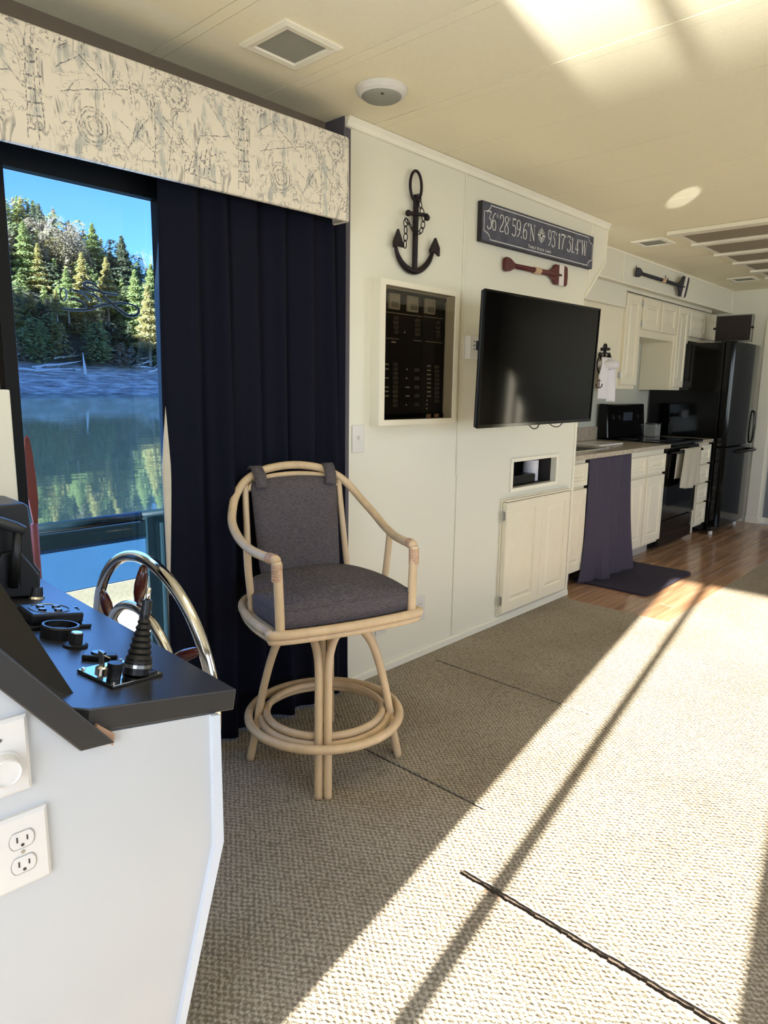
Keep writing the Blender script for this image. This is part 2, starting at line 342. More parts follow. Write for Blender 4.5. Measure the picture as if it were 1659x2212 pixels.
def tag(o, label, cat, group=None):
    o['label'] = label; o['category'] = cat
    if group: o['group'] = group
    return o
def thing(name, label, cat, loc=(0, 0, 0), rot=(0, 0, 0), group=None):
    o = bpy.data.objects.new(name, None); COL.objects.link(o); o.location = loc; o.rotation_euler = rot
    o.empty_display_size = 0.05
    return tag(o, label, cat, group)
def struct(name, mb, m, **kw): return obj(name, mb, m, kind='structure', **kw)
def L(loc):
    """local builder offset: thing built in world coordinates under an Empty at loc"""
    return Vector((-loc[0], -loc[1], -loc[2]))
def shift(mb, d):
    mb.v = [(x+d[0], y+d[1], z+d[2]) for x, y, z in mb.v]; return mb
class T:
    """thing whose parts are given in world coordinates"""
    def __init__(s, name, label, cat, loc, group=None):
        s.e = thing(name, label, cat, loc, group=group); s.d = (-loc[0], -loc[1], -loc[2])
    def part(s, name, mb, m, parent=None, **kw):
        return obj(name, shift(mb, s.d), m, parent or s.e, **kw)
def catmull(pts, n=6, closed=False):
    pts = [Vector(p) for p in pts]; out = []; N = len(pts)
    for i in range(N if closed else N-1):
        g = lambda k: pts[k % N] if closed else pts[max(0, min(N-1, k))]
        p0, p1, p2, p3 = g(i-1), g(i), g(i+1), g(i+2)
        for j in range(n):
            t = j/n; out.append(0.5*((2*p1)+(p2-p0)*t+(2*p0-5*p1+4*p2-p3)*t*t+(3*p1-p0-3*p2+p3)*t**3))
    if not closed: out.append(pts[-1])
    return out
def wall_y(x0, x1, z0, z1, y0, y1, holes=()):
    """wall slab between y0 and y1 with rectangular holes (hx0,hx1,hz0,hz1)"""
    xs = sorted({x0, x1}|{h[0] for h in holes}|{h[1] for h in holes}); zs = sorted({z0, z1}|{h[2] for h in holes}|{h[3] for h in holes})
    mb = MB()
    for i in range(len(xs)-1):
        for j in range(len(zs)-1):
            cx, cz = (xs[i]+xs[i+1])/2, (zs[j]+zs[j+1])/2
            if any(h[0] < cx < h[1] and h[2] < cz < h[3] for h in holes): continue
            mb.box(xs[i], xs[i+1], y0, y1, zs[j], zs[j+1])
    return mb

# ================================================================== ROOM SHELL
struct('floor', MB().box(-1.0, 7.6, -2.1, 2.8, -0.20, -0.012), m_wood_raw)
# carpet with the three hatch seams as real slots
def carpet():
    slots = [(1.333, 1.362, 0.20, 0.945), (1.614, 1.625, 1.06, 1.72), (2.431, 2.443, 1.09, 1.905)]
    xs = sorted({-0.9, 3.785}|{a for s_ in slots for a in s_[:2]}); ys = sorted({-2.0, 2.08, 1.33}|{a for s_ in slots for a in s_[2:]})
    mb = MB()
    def ok(cx, cy): return not any(s_[0] < cx < s_[1] and s_[2] < cy < s_[3] for s_ in slots)
    for i in range(len(xs)-1):
        for j in range(len(ys)-1):
            if ok((xs[i]+xs[i+1])/2, (ys[j]+ys[j+1])/2): mb.box(xs[i], xs[i+1], ys[j], ys[j+1], -0.011, 0)
    mb.box(3.785, 7.45, -2.0, 1.33, -0.011, 0)
    return mb
fl = struct('floor_carpet', carpet(), m_carpet)
hem = MB()
for a in range(60):
    y = 0.945-a*0.0125
    hem.tube([(1.333+rnd.uniform(-.002, .002), y, 0.0), (1.332+rnd.uniform(-.003, .002), y-0.012, 0.001)], 0.004+rnd.uniform(0, .002), 5)
for nm_, xx, ya, yb, rr0 in (('seam_shade', 1.349, 0.20, 0.945, .0085), ('seam_shade', 1.620, 1.06, 1.72, .0045), ('seam_shade', 2.437, 1.09, 1.905, .0045)):
    pts_ = [(xx+rnd.uniform(-.0008, .0008), ya+(yb-ya)*k/60, -0.0075+rnd.uniform(-.001, .001)) for k in range(61)]
    obj(nm_, MB().tube(pts_, [rr0*rnd.uniform(.85, 1.15) for _ in pts_], 6), mat('seam_shade_dark', srgb(62, 52, 42), 0.95, noise=0.3, nscale=200), fl)  # dark strips laid in the slots to stand in for their shade
h_ = obj('frayed_seam', hem, mat('seam_yarn', srgb(120, 104, 86), 0.95, noise=0.2, nscale=200), fl); h_['kind'] = 'stuff'
# galley floor planks, one object each
wf = bpy.data.objects.new('floor_galley', None); COL.objects.link(wf); wf['kind'] = 'structure'; wf.location = (3.785, 1.33, 0)
pw = 0.083; shared = {}
for r in range(17):
    y0 = 1.33+r*pw; x = 3.785; first = rnd.choice([0.3, 0.55, 0.8, 1.05])
    while x < 7.42:
        ln = min(first, 7.44-x); first = rnd.choice([0.9, 1.05, 1.2])
        key = round(ln, 3)
        if key not in shared:
            t_ = obj('plank', MB().box(0.0008, ln-0.0008, 0.0008, pw-0.0008, -0.011, 0.0), m_plank, wf, bevel=0.0015, seg=1); shared[key] = t_.data; o = t_
        else:
            o = bpy.data.objects.new('plank', shared[key]); COL.objects.link(o); o.parent = wf
            md = o.modifiers.new('b', 'BEVEL'); md.width = 0.0015; md.segments = 1
        o.location = (x-3.785, y0-1.33, 0); x += ln
# ceiling: backing plus separate panels with joints
ce = struct('ceiling', MB().box(-1.0, 7.6, -2.1, 2.8, HC+0.006, HC+0.08), m_trim)
joints = [-0.98, -0.5, -0.08, 0.34, 0.77, 1.193, 1.232, 1.608, 1.652, 2.045, 2.095, 2.478, 2.893, 3.345, 3.80, 4.22, 4.64, 5.05, 5.47, 5.89, 6.31, 6.73, 7.15, 7.5]
for a, b in zip(joints[:-1], joints[1:]):
    obj('batten' if b-a < 0.1 else 'ceiling_panel', MB().box(a+0.0015, b-0.0015, -2.0, 2.66, HC if b-a > 0.1 else HC-0.001, HC+0.0055), m_ceil, ce)
# left wall (built-in utility bulkhead), 2 m from the camera
HB = (2.150, 2.592, 1.150, 1.655); HN = (3.178, 3.640, 0.738, 0.880); HD = (3.098, 3.775, 0.055, 0.672)
wl = struct('wall_left', wall_y(1.918, 3.862, 0, HC, 2.0, 2.03, [HB, HN]), m_wall)
obj('wall_return', MB().box(3.832, 3.862, 2.03, 2.66, 0, 1.80), m_wall, wl)
obj('corner_return', MB().box(1.912, 1.948, 1.999, 2.20, 0, HC-0.001), mat('corner_plum', srgb(84, 80, 88), 0.7, noise=0.04), wl)
obj('niche_box', MB().box(3.16, 3.66, 2.22, 2.23, 0.72, 0.90).box(3.15, 3.177, 2.031, 2.22, 0.72, 0.90).box(3.641, 3.67, 2.031, 2.22, 0.72, 0.90).box(3.178, 3.64, 2.031, 2.22, 0.72, 0.737).box(3.178, 3.64, 2.031, 2.22, 0.881, 0.90), mat('niche_dark', srgb(40, 36, 34), 0.7, noise=0.1), wl)
nf = MB(); x0, x1, z0, z1 = HN
for q in ((x0-0.022, x1+0.022, z1, z1+0.02), (x0-0.022, x1+0.022, z0-0.02, z0), (x0-0.022, x0, z0, z1), (x1, x1+0.022, z0, z1)): nf.box(q[0], q[1], 1.992, 2.0, q[2], q[3])
obj('niche_frame', nf, m_trim, wl, bevel=0.002)
obj('wall_bracket', MB().prism([(3.862, HC), (4.098, HC), (4.090, 2.020), (3.862, 1.805)], 1, 2.0, 2.022), m_wall, wl)
struct('trim_1', MB().box(2.676, 2.686, 1.994, 2.0, 0.03, 0.85).box(2.669, 2.681, 1.993, 2.0, 0.85, 2.215), m_wall, bevel=0.002)
struct('trim_2', MB().box(3.885, 3.897, 1.993, 2.0, 1.85, 2.215).prism([(4.082, 2.215), (4.100, 2.215), (4.092, 2.018), (3.866, 1.800), (3.858, 1.815), (4.076, 2.024)], 1, 1.992, 2.0), m_trim)
struct('trim_3', MB().prism([(2.0, 2.212), (1.987, 2.214), (1.982, 2.23), (1.972, 2.246), (2.0, 2.247)], 0, 1.918, 4.10), m_trim)
struct('trim_4', MB().box(3.848, 3.868, 1.992, 2.0, 0.0, 1.10), m_trim, bevel=0.002)
struct('baseboard_left', MB().prism([(2.0, 0.035), (1.992, 0.034), (1.984, 0.026), (1.982, 0.0), (2.0, 0.0)], 0, 1.918, 3.862), m_wall)
# window section of the left side (turned a couple of degrees)
WY = 2.10
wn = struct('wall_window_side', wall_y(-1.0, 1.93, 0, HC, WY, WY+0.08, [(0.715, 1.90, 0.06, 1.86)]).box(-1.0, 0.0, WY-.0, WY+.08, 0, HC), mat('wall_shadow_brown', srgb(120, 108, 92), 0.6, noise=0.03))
wi = bpy.data.objects.new('window_1', None); COL.objects.link(wi); wi['kind'] = 'structure'; wi.location = (1.2, WY, 0.9)
def wpart(name, mb, m, **kw): return obj(name, shift(mb, (-1.2, -WY, -0.9)), m, wi, **kw)
wpart('window_frame', MB().box(0.40, 1.92, 2.06, 2.10, 1.822, 1.96).box(0.40, 1.92, 2.045, 2.06, 1.885, 1.90).box(0.698, 0.735, 2.06, 2.16, 0.05, 1.83).box(1.178, 1.28, 2.065, 2.108, 0.05, 1.83).box(0.70, 1.92, 2.07, 2.16, 0.05, 0.11), m_frame, bevel=0.003)
wpart('window_pane', MB().box(0.735, 1.184, 2.101, 2.105, 0.11, 1.822), m_pane)
wpart('window_pane', MB().box(1.28, 1.90, 2.128, 2.132, 0.11, 1.822), m_pane)
wpart('window_jamb', MB().box(0.45, 0.698, 2.03, 2.10, 0.4, 1.24), m_white, bevel=0.004)
# front, right, back walls
mb = MB()
for q in ((-2.1, -0.155, 0, HC), (0.666, 2.2, 0, HC), (-0.155, 0.666, 1.975, HC), (-0.155, 0.666, 0, 0.02)): mb.box(-0.98, -0.90, q[0], q[1], q[2], q[3])
struct('wall_front', mb, m_wall)
struct('door_1', MB().box(-0.96, -0.92, 0.417, 0.457, 0.02, 1.975).box(-0.97, -0.91, -0.155, -0.135, 0.02, 1.975).box(-0.97, -0.91, 0.646, 0.666, 0.02, 1.975), m_frame)
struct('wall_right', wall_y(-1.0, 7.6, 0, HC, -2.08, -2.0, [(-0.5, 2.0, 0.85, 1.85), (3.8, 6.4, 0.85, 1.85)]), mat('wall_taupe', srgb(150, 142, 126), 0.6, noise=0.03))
mb = MB()
for a, b in ((-0.5, 2.0), (3.8, 6.4)):
    for k in range(4):
        xx = a+(b-a)*k/3; mb.box(xx-0.02, xx+0.02, -2.06, -2.0, 0.85, 1.85)
    mb.box(a, b, -2.06, -2.0, 0.83, 0.87).box(a, b, -2.06, -2.0, 1.83, 1.87)
struct('window_2', mb, m_frame)  # openings in the unseen right wall, added to let sky light in
struct('wall_back', MB().box(7.45, 7.53, 1.81, 2.75, 0, HC).box(7.45, 7.53, -2.0, 1.81, 1.92, HC).box(7.45, 7.53, -2.0, 0.95, 0, 1.92), m_wall)
struct('trim_5', MB().box(7.425, 7.45, 1.835, 1.945, 0.0, 1.98).box(7.42, 7.45, 1.825, 1.95, 0, 0.06), m_trim, bevel=0.003)
struct('trim_6', MB().box(7.438, 7.45, 1.945, 2.10, 0, 1.735), m_wall, bevel=0.002)
struct('door_2', MB().box(7.49, 7.52, 1.0, 1.81, 0.02, 1.92), m_grey_wall)
struct('baseboard_back', MB().box(7.475, 7.49, 0.95, 1.81, 0.0, 0.06), m_trim)
struct('wall_galley', MB().box(3.862, 7.53, 2.65, 2.73, 0, HC), m_back)
struct('ceiling_soffit', MB().box(3.862, 7.45, 2.27, 2.65, 2.040, HC), m_wall)
mb = MB()
for xx in (4.94, 6.152): mb.box(xx-0.006, xx+0.006, 2.263, 2.27, 2.045, 2.235)
mb.box(4.0, 7.45, 2.262, 2.27, 2.228, 2.247).box(4.0, 7.45, 2.262, 2.27, 2.033, 2.044).box(7.40, 7.425, 2.26, 2.27, 2.04, 2.24)
struct('trim_7', mb, m_trim, bevel=0.0015)
struct('trim_8', MB().box(3.95, 5.18, 2.335, 2.36, 1.886, 2.040).box(5.18, 7.1, 2.345, 2.36, 2.015, 2.040), m_wall, bevel=0.002)

# ================================================================== CEILING FITTINGS
def vent(cx, cy, label, s_=0.108):
    t = T('ceiling_vent', label, 'vent', (cx, cy, HC), group=None)
    mb = MB()
    for a in range(4):
        pass
    R = [(s_, 0.0), (s_, 0.006), (s_-0.012, 0.011), (s_-0.030, 0.009), (s_-0.034, 0.001)]
    vs = []
    for r, d in R: vs += [(cx-r, cy-r, HC-d), (cx+r, cy-r, HC-d), (cx+r, cy+r, HC-d), (cx-r, cy+r, HC-d)]
    mb.add(vs, [(k*4+q, k*4+(q+1) % 4, k*4+4+(q+1) % 4, k*4+4+q) for k in range(4) for q in range(4)])
    t.part('frame', mb, m_trim)
    t.part('grille', MB().box(cx-s_+0.034, cx+s_-0.034, cy-s_+0.034, cy+s_-0.034, HC-0.004, HC-0.001), m_grille)
vent(1.442, 1.733, 'square white vent with grey mesh in the ceiling above the valance')
vent(4.76, 1.99, 'square ceiling vent beside the near end of the slatted light panel')
vent(6.72, 1.98, 'small far ceiling vent near the back wall')
t = T('smoke_detector', 'round white dome detector on the ceiling above the anchor', 'detector', (1.832, 1.733, HC))
t.part('body', MB().lathe([(0.086, 0), (0.086, 0.012), (0.080, 0.020), (0.070, 0.026)], (1.832, 1.733, HC), (0, 0, -1), 40), m_plate, smooth=False, bevel=0.002)
t.part('cover', MB().lathe([(0.070, 0.024), (0.060, 0.032), (0.035, 0.038), (0.004, 0.040)], (1.832, 1.733, HC), (0, 0, -1), 40), m_grille, smooth=True)
t.part('button', MB().lathe([(0.008, 0.028), (0.008, 0.034), (0.003, 0.036)], (1.80, 1.70, HC), (0, 0, -1), 12), m_dark_slot)
t = T('ceiling_light', 'slatted ceiling light tray with beige diffusers and white cross bars', 'light', (5.7, 1.2, HC))
xs = [4.545, 4.945, 5.40, 5.82, 6.27, 6.70]
for i, xx in enumerate(xs):
    t.part('bar', MB().box(xx-(0.05 if i == 0 else 0.03), xx+0.032, 0.2, 1.80, HC-0.026, HC-0.001), m_trim, bevel=0.004)
for a, b in zip(xs[:-1], xs[1:]): t.part('diffuser', MB().box(a+0.033, b-0.031, 0.25, 1.755, HC-0.010, HC-0.002), m_brown, bevel=0.001)
t.part('side_rail', MB().box(4.60, 6.73, 1.755, 1.785, HC-0.012, HC-0.001), m_trim)

# ================================================================== VALANCE AND CURTAIN
VR = R_(-0.9)
mb = MB(); pts = [(0.0, 1.88), (1.815, 1.88), (1.832, 1.886), (1.838, 1.90), (1.838, 2.04), (1.82, 2.04), (1.82, 1.90), (0.0, 1.90)]
mb.prism([(a-0.9, b-1.88) for a, b in pts], 2, -0.140, 0.140)
va = obj('valance', mb, toile_mat(-0.10, -0.14), bevel=0.006)
va.location = (0.9, 1.88, 1.972); va.rotation_euler = (0, R_(-0.9), R_(0))
tag(va, 'cream fabric valance printed with grey nautical drawings above the window', 'valance')
def curtain_fn(x0, x1, z0, z1, y, amp, nf, spread=0.0, ph=0.0):
    def f(u, v_):
        z = z1+(z0-z1)*v_; k = 0.55+0.45*v_
        uu = u + 0.012*math.sin(u*19+1.3)+0.008*math.sin(u*41)
        x = x0+(x1-x0)*u + spread*v_*(u-0.5)
        a = 2*PI*nf*uu+ph
        yy = y + amp*k*(math.sin(a)+0.35*math.sin(2*a+0.8)+0.3*math.sin(0.37*a+v_*1.5)) + 0.006*math.sin(v_*5+u*30)
        return (x+0.35*amp*math.cos(a)*k, yy, z)
    return f
cu = thing('curtain', 'long dark navy curtain hanging beside the window behind the bar stool', 'curtain', (1.5, 1.99, 0.01))
obj('drape', shift(MB().grid(curtain_fn(1.135, 1.90, 0.012, 1.93, 1.975, 0.026, 6.5, 0.05), 260, 60), (-1.5, -1.99, -0.01)), m_navy, cu, smooth=True, solid=0.003)
obj('lining', shift(MB().grid(lambda u, v_: (1.205-0.092*min(1,max(0,v_*2.6-0.25))+u*0.08+0.03*v_**3, 2.00-0.015*u+0.006*math.sin(v_*9), 1.90-1.88*v_), 8, 40), (-1.5, -1.99, -0.01)), m_lining, cu, smooth=True, solid=0.002, label='cream lining showing along the window edge')
# ================================================================== WINDOW STICKER
def S2(pts):  # photo crop coords -> glass plane
    return [at(x*0.2712, 300+y*0.2712, 1, 2.095) for x, y in pts]
st = thing('window_decal', 'black swirling flourish decal stuck on the window glass', 'decal', at(210, 650, 1, 2.095))
dd = -st.location
c1 = catmull(S2([(505, 1330), (520, 1355), (600, 1362), (700, 1358), (760, 1340), (830, 1320), (930, 1308), (1010, 1310), (1080, 1335), (1108, 1370), (1080, 1405), (1020, 1405), (960, 1370), (900, 1320), (840, 1260), (790, 1195), (740, 1155), (690, 1143), (668, 1158), (700, 1185), (780, 1210), (850, 1232), (940, 1242)]), 5)
n_ = len(c1); obj('scroll', shift(MB().tube(c1, [0.0026+0.0020*abs(math.sin(i/n_*PI*3)) for i in range(n_)], 6, flat=1.0), dd), m_blackdull, st, smooth=True)
for nm, pp in (('flower', [(470+25*math.cos(k)+35, 1240+50*math.sin(k)) for k in [i*2*PI/14 for i in range(15)]]), ('leaf', [(580, 1210), (640, 1225), (690, 1260), (720, 1290)]), ('leaf', [(570, 1270), (640, 1290), (700, 1340), (745, 1355), (740, 1335), (700, 1330), (640, 1300), (580, 1262)]), ('leaf', [(740, 1230), (780, 1262), (810, 1300)]), ('leaf', [(570, 1200), (660, 1215), (740, 1240), (790, 1280)])):
    obj(nm, shift(MB().tube(catmull(S2(pp), 4), 0.0022, 5), dd), m_blackdull, st)
for cx, cy in ((485, 1205), (560, 1208), (490, 1275), (570, 1280)):
    q = S2([(cx, cy)])[0]; obj('petal', shift(MB().lathe([(0.004, -0.0007), (0.004, 0.0007)], q, (0, 1, 0), 8), dd), m_blackdull, st)

# ================================================================== WALL DECOR
def aw(x, y, Y=1.985): return at(x, y, 1, Y)
c3 = lambda x, y, Y=1.985: at(740+x*0.36166, 240+y*0.36166, 1, Y)   # crop of the anchor
an = T('anchor', 'large dark iron anchor with hanging chain on the wall beside the curtain', 'anchor', (2.33, 1.985, 1.93))
top, bot = c3(436, 500), c3(428, 955)
xa = (top.x+bot.x)/2
an.part('shank', MB().box(xa-0.0115, xa+0.0115, 1.975, 1.989, bot.z, top.z), m_iron, bevel=0.003)
rc = c3(435, 448); an.part('ring', MB().tube([(rc.x+0.036*math.cos(a), 1.982, rc.z+0.058*math.sin(a)) for a in [i*2*PI/32 for i in range(32)]], 0.006, 8, closed=True, up=(0, 1, 0)), m_iron, smooth=True)
pl, pr = c3(378, 612), c3(490, 640)
an.part('stock', MB().tube([(pl.x, 1.972, pl.z), (pr.x, 1.972, pr.z+0.01)], 0.008, 8), m_iron, smooth=True)
for q in (pl, pr): an.part('stock_ball', MB().lathe([(0.002, -0.013), (0.010, -0.009), (0.013, 0), (0.010, 0.009), (0.002, 0.013)], (q.x, 1.972, q.z), (0, 0, 1), 14), m_iron, smooth=True)
arm = catmull([c3(*q) for q in ((316, 800), (326, 850), (352, 905), (392, 945), (430, 957), (470, 945), (508, 908), (532, 860), (540, 820))], 6)
an.part('arms', MB().tube(arm, [0.006+0.008*math.sin(PI*i/(len(arm)-1)) for i in range(len(arm))], 10), m_iron, smooth=True)
for pp in ([(322, 703), (296, 780), (297, 816), (318, 808), (357, 818), (340, 760)], [(545, 757), (515, 825), (514, 850), (536, 838), (566, 872), (568, 820)]):
    q = [c3(*k) for k in pp]; an.part('fluke', MB().prism([(k.x, k.z) for k in q], 1, 1.970, 1.984), m_iron, bevel=0.003)
def chain(T_, pts, Y, lw=0.0085, lh=0.0165, r=0.0021):
    c = catmull(pts, 10); d = 0; last = c[0]; k = 0; step = lh*1.55
    out = [c[0]]
    for p_ in c[1:]:
        d += (p_-last).length; last = p_
        if d >= step: out.append(p_); d = 0
    for a, b in zip(out[:-1], out[1:]):
        m = (a+b)/2; t_ = (b-a).normalized(); n = Vector((0, 1, 0)) if k % 2 else t_.cross(Vector((0, 1, 0))).normalized()*0.4+Vector((0, 0.9, 0)); s2 = t_.cross(n).normalized()
        lp = [m + t_*(lh*math.cos(q)) + s2*(lw*math.sin(q)) for q in [i*2*PI/14 for i in range(14)]]
        T_.part('chain_link', MB().tube(lp, r, 5, closed=True), m_iron, smooth=True); k += 1
chain(an, [c3(*q, 1.968) for q in ((452, 500), (462, 540), (470, 590), (484, 630), (480, 680), (470, 722), (440, 725), (405, 690), (384, 645), (374, 660), (378, 720), (374, 780), (372, 832))], 1.968)

# sign with coordinates --------------------------------------------------
sg = thing('coordinate_sign', 'navy plank sign lettered with white map coordinates above the television', 'sign', (3.327, 1.982, 2.04), (0, R_(-0.9), 0))
SW, SH = 0.5525, 0.0865
obj('board', MB().box(-SW, SW, -0.012, 0.016, -SH, SH), [m_sign], sg, bevel=0.003)
obj('back_board', MB().box(-SW-0.002, SW+0.002, -0.008, 0.0165, -SH-0.002, SH+0.002), m_signedge, sg)
bd = []; e, rr = 0.011, 0.032
for cx, cz, a0 in ((-SW+e, SH-e, 0), (SW-e, SH-e, -90), (SW-e, -SH+e, -180), (-SW+e, -SH+e, -270)):
    bd += [(cx+(1.6*rr)*math.cos(R_(a0-a)), cz+rr*math.sin(R_(a0-a))) if a0 % 180 == 0 else (cx+(1.6*rr)*math.cos(R_(a0-a)), cz+rr*math.sin(R_(a0-a))) for a in range(0, 91, 15)][::-1]
obj('border_line', MB().tube([(x, -0.0122, z) for x, z in bd], 0.0020, 4, closed=True, up=(0, 1, 0), flat=0.3), m_letter, sg)
G = {  # glyph strokes: (points, width list) in a box w x 1
 '3': (.46, [([(.04, .80), (.03, .98)], .03), ([(.03, .97), (.44, .97)], .07), ([(.43, .96), (.20, .60)], .04), ([(.20, .60), (.36, .56), (.44, .40), (.43, .16), (.28, .02), (.12, .03), (.03, .16)], .085)]),
 '6': (.46, [([(.40, .98), (.20, .84), (.08, .55), (.06, .28), (.14, .05), (.25, .01), (.38, .06), (.43, .28), (.38, .50), (.26, .56), (.12, .46), (.07, .34)], .075)]),
 '2': (.46, [([(.05, .74), (.10, .93), (.24, .99), (.38, .92), (.42, .74), (.32, .50), (.12, .24), (.04, .06)], .075), ([(.03, .04), (.30, .05), (.44, .12)], .09)]),
 '8': (.46, [([(.24, .99), (.38, .90), (.38, .68), (.24, .54), (.10, .42), (.05, .20), (.14, .02), (.26, .0), (.40, .06), (.43, .28), (.33, .46), (.18, .60), (.09, .74), (.11, .92), (.24, .99)], .07)]),
 '5': (.44, [([(.08, .97), (.42, .97)], .08), ([(.10, .97), (.08, .56)], .04), ([(.08, .56), (.24, .62), (.38, .52), (.42, .28), (.34, .06), (.18, .0), (.03, .12)], .08)]),
 '9': (.46, [([(.07, .02), (.26, .14), (.38, .42), (.41, .70), (.34, .93), (.22, .99), (.09, .92), (.04, .70), (.09, .50), (.21, .43), (.34, .50), (.40, .62)], .075)]),
 '.': (.12, [([(.05, .0), (.05, .09)], .10)]),
 '1': (.28, [([(.03, .84), (.15, .97)], .04), ([(.15, .97), (.15, .03)], .09), ([(.03, .015), (.27, .015)], .03)]),
 '7': (.44, [([(.03, .80), (.03, .97)], .03), ([(.03, .95), (.42, .95)], .09), ([(.42, .93), (.26, .55), (.18, .0)], .075)]),
 '4': (.46, [([(.32, .98), (.04, .30)], .035), ([(.03, .28), (.45, .28)], .05), ([(.32, .98), (.32, .03)], .09), ([(.22, .015), (.42, .015)], .03)]),
 'N': (.62, [([(.10, .97), (.10, .03)], .035), ([(.08, .97), (.52, .03)], .10), ([(.52, .97), (.52, .03)], .035), ([(.0, .98), (.18, .98)], .03), ([(.44, .98), (.61, .98)], .03), ([(.02, .015), (.19, .015)], .03)]),
 'W': (.84, [([(.10, .97), (.25, .02)], .09), ([(.25, .02), (.42, .97)], .035), ([(.40, .97), (.58, .02)], .09), ([(.58, .02), (.74, .97)], .035), ([(.0, .98), (.20, .98)], .03), ([(.33, .98), (.50, .98)], .03), ([(.66, .98), (.83, .98)], .03)]),
 'o': (.20, [([(.08, .97), (.14, .90), (.14, .82), (.08, .75), (.03, .82), (.03, .90), (.08, .97)], .03)]),
 "'": (.12, [([(.05, .99), (.04, .80)], .05)]), '"': (.2, [([(.04, .99), (.04, .80)], .05), ([(.13, .99), (.13, .80)], .05)])}
def ribbon(mb, pts, wd, sx, sz, ox, oz, y):
    c = catmull([(p[0], 0, p[1]) for p in pts], 5) if len(pts) > 2 else [Vector((p[0], 0, p[1])) for p in pts]
    Ls, Rs = [], []
    for i, p_ in enumerate(c):
        t_ = (c[min(i+1, len(c)-1)]-c[max(i-1, 0)]).normalized(); w2 = wd*(0.45+0.55*abs(t_.z))*0.5 if len(pts) > 2 else wd*0.5
        n = Vector((-t_.z, 0, t_.x))
        for S_, s_ in ((Ls, 1), (Rs, -1)): q = p_+n*w2*s_; S_.append((ox+q.x*sx, y, oz+q.z*sz))
    n = len(c); vs = Ls+Rs; vs2 = [(a, y-0.0006, b) for a, _, b in vs]
    mb.add(vs2, [(i, i+1, n+i+1, n+i) for i in range(n-1)])
def sx_at(xc):  # crop px -> sign local x
    p_ = at(1000+xc*0.18083, 410+(375+(xc-262)*0.315)*0.18083, 1, 1.970); return (p_.x-3.327)*0.982+0.006
def word(chars, xa, xb, z0=-0.030, hgt=0.080):
    a, b = sx_at(xa), sx_at(xb); tot = sum(G[c][0]+0.05 for c in chars)-0.05; k = (b-a)/tot; x = a
    for c in chars:
        mb = MB()
        for pts, wd in G[c][1]: ribbon(mb, pts, wd, k, hgt, x, z0, -0.0124)
        obj({'o': 'degree_mark', "'": 'prime_mark', '"': 'prime_mark', '.': 'full_stop'}.get(c, 'letter' if c.isalpha() else 'digit'), mb, m_letter, sg); x += (G[c][0]+0.05)*k
word('36o', 264, 402); word("28'", 416, 546); word('59.6"N', 566, 850); word('93o', 1008, 1114); word("17'", 1128, 1228); word('31.4"W', 1240, 1482)
cx = (sx_at(870)+sx_at(985))/2; cz = 0.010; mb = MB()
mb.tube([(cx+0.030*math.cos(a), -0.0125, cz+0.030*math.sin(a)) for a in [i*2*PI/28 for i in range(28)]], 0.0014, 4, closed=True, up=(0, 1, 0), flat=0.3)
mb.tube([(cx+0.022*math.cos(a), -0.0125, cz+0.022*math.sin(a)) for a in [i*2*PI/28 for i in range(28)]], 0.0008, 4, closed=True, up=(0, 1, 0), flat=0.3)
for k in range(8):
    a = k*PI/4; ln = 0.046 if k % 2 == 0 else 0.026; w2 = 0.0055
    d = Vector((math.cos(a), 0, math.sin(a))); n = Vector((-d.z, 0, d.x)); c = Vector((cx, -0.0132, cz))
    mb.add([c+d*ln, c+n*w2+d*0.006, c-n*w2+d*0.006, c], [(0, 1, 3), (0, 3, 2)])
obj('compass_rose', mb, m_letter, sg)
def text(body, size, parent, loc, rot, m, name='lettering', sx=1.0, ext=0.0004, align='CENTER', small=None):
    cu_ = bpy.data.curves.new(name, 'FONT'); cu_.body = body; cu_.size = size; cu_.extrude = ext; cu_.align_x = align; cu_.align_y = 'CENTER'; cu_.space_character = 1.12
    if small:
        cu_.small_caps_scale = small
        for i, ch in enumerate(body):
            if i and body[i-1] != ' ': cu_.body_format[i].use_small_caps = True
    to = bpy.data.objects.new('tmp', cu_); COL.objects.link(to); dg = bpy.context.evaluated_depsgraph_get()
    me = bpy.data.meshes.new_from_object(to.evaluated_get(dg)); bpy.data.objects.remove(to)
    o = bpy.data.objects.new(name, me); COL.objects.link(o); o.parent = parent; o.location = loc; o.rotation_euler = rot; o.scale = (sx, 1, 1)
    me.materials.clear(); me.materials.append(m); return o
text('Table Rock Lake', 0.021, sg, ((sx_at(755)+sx_at(1068))/2, -0.0125, -0.058), (PI/2, 0, 0), m_letter, small=0.8, sx=1.35)

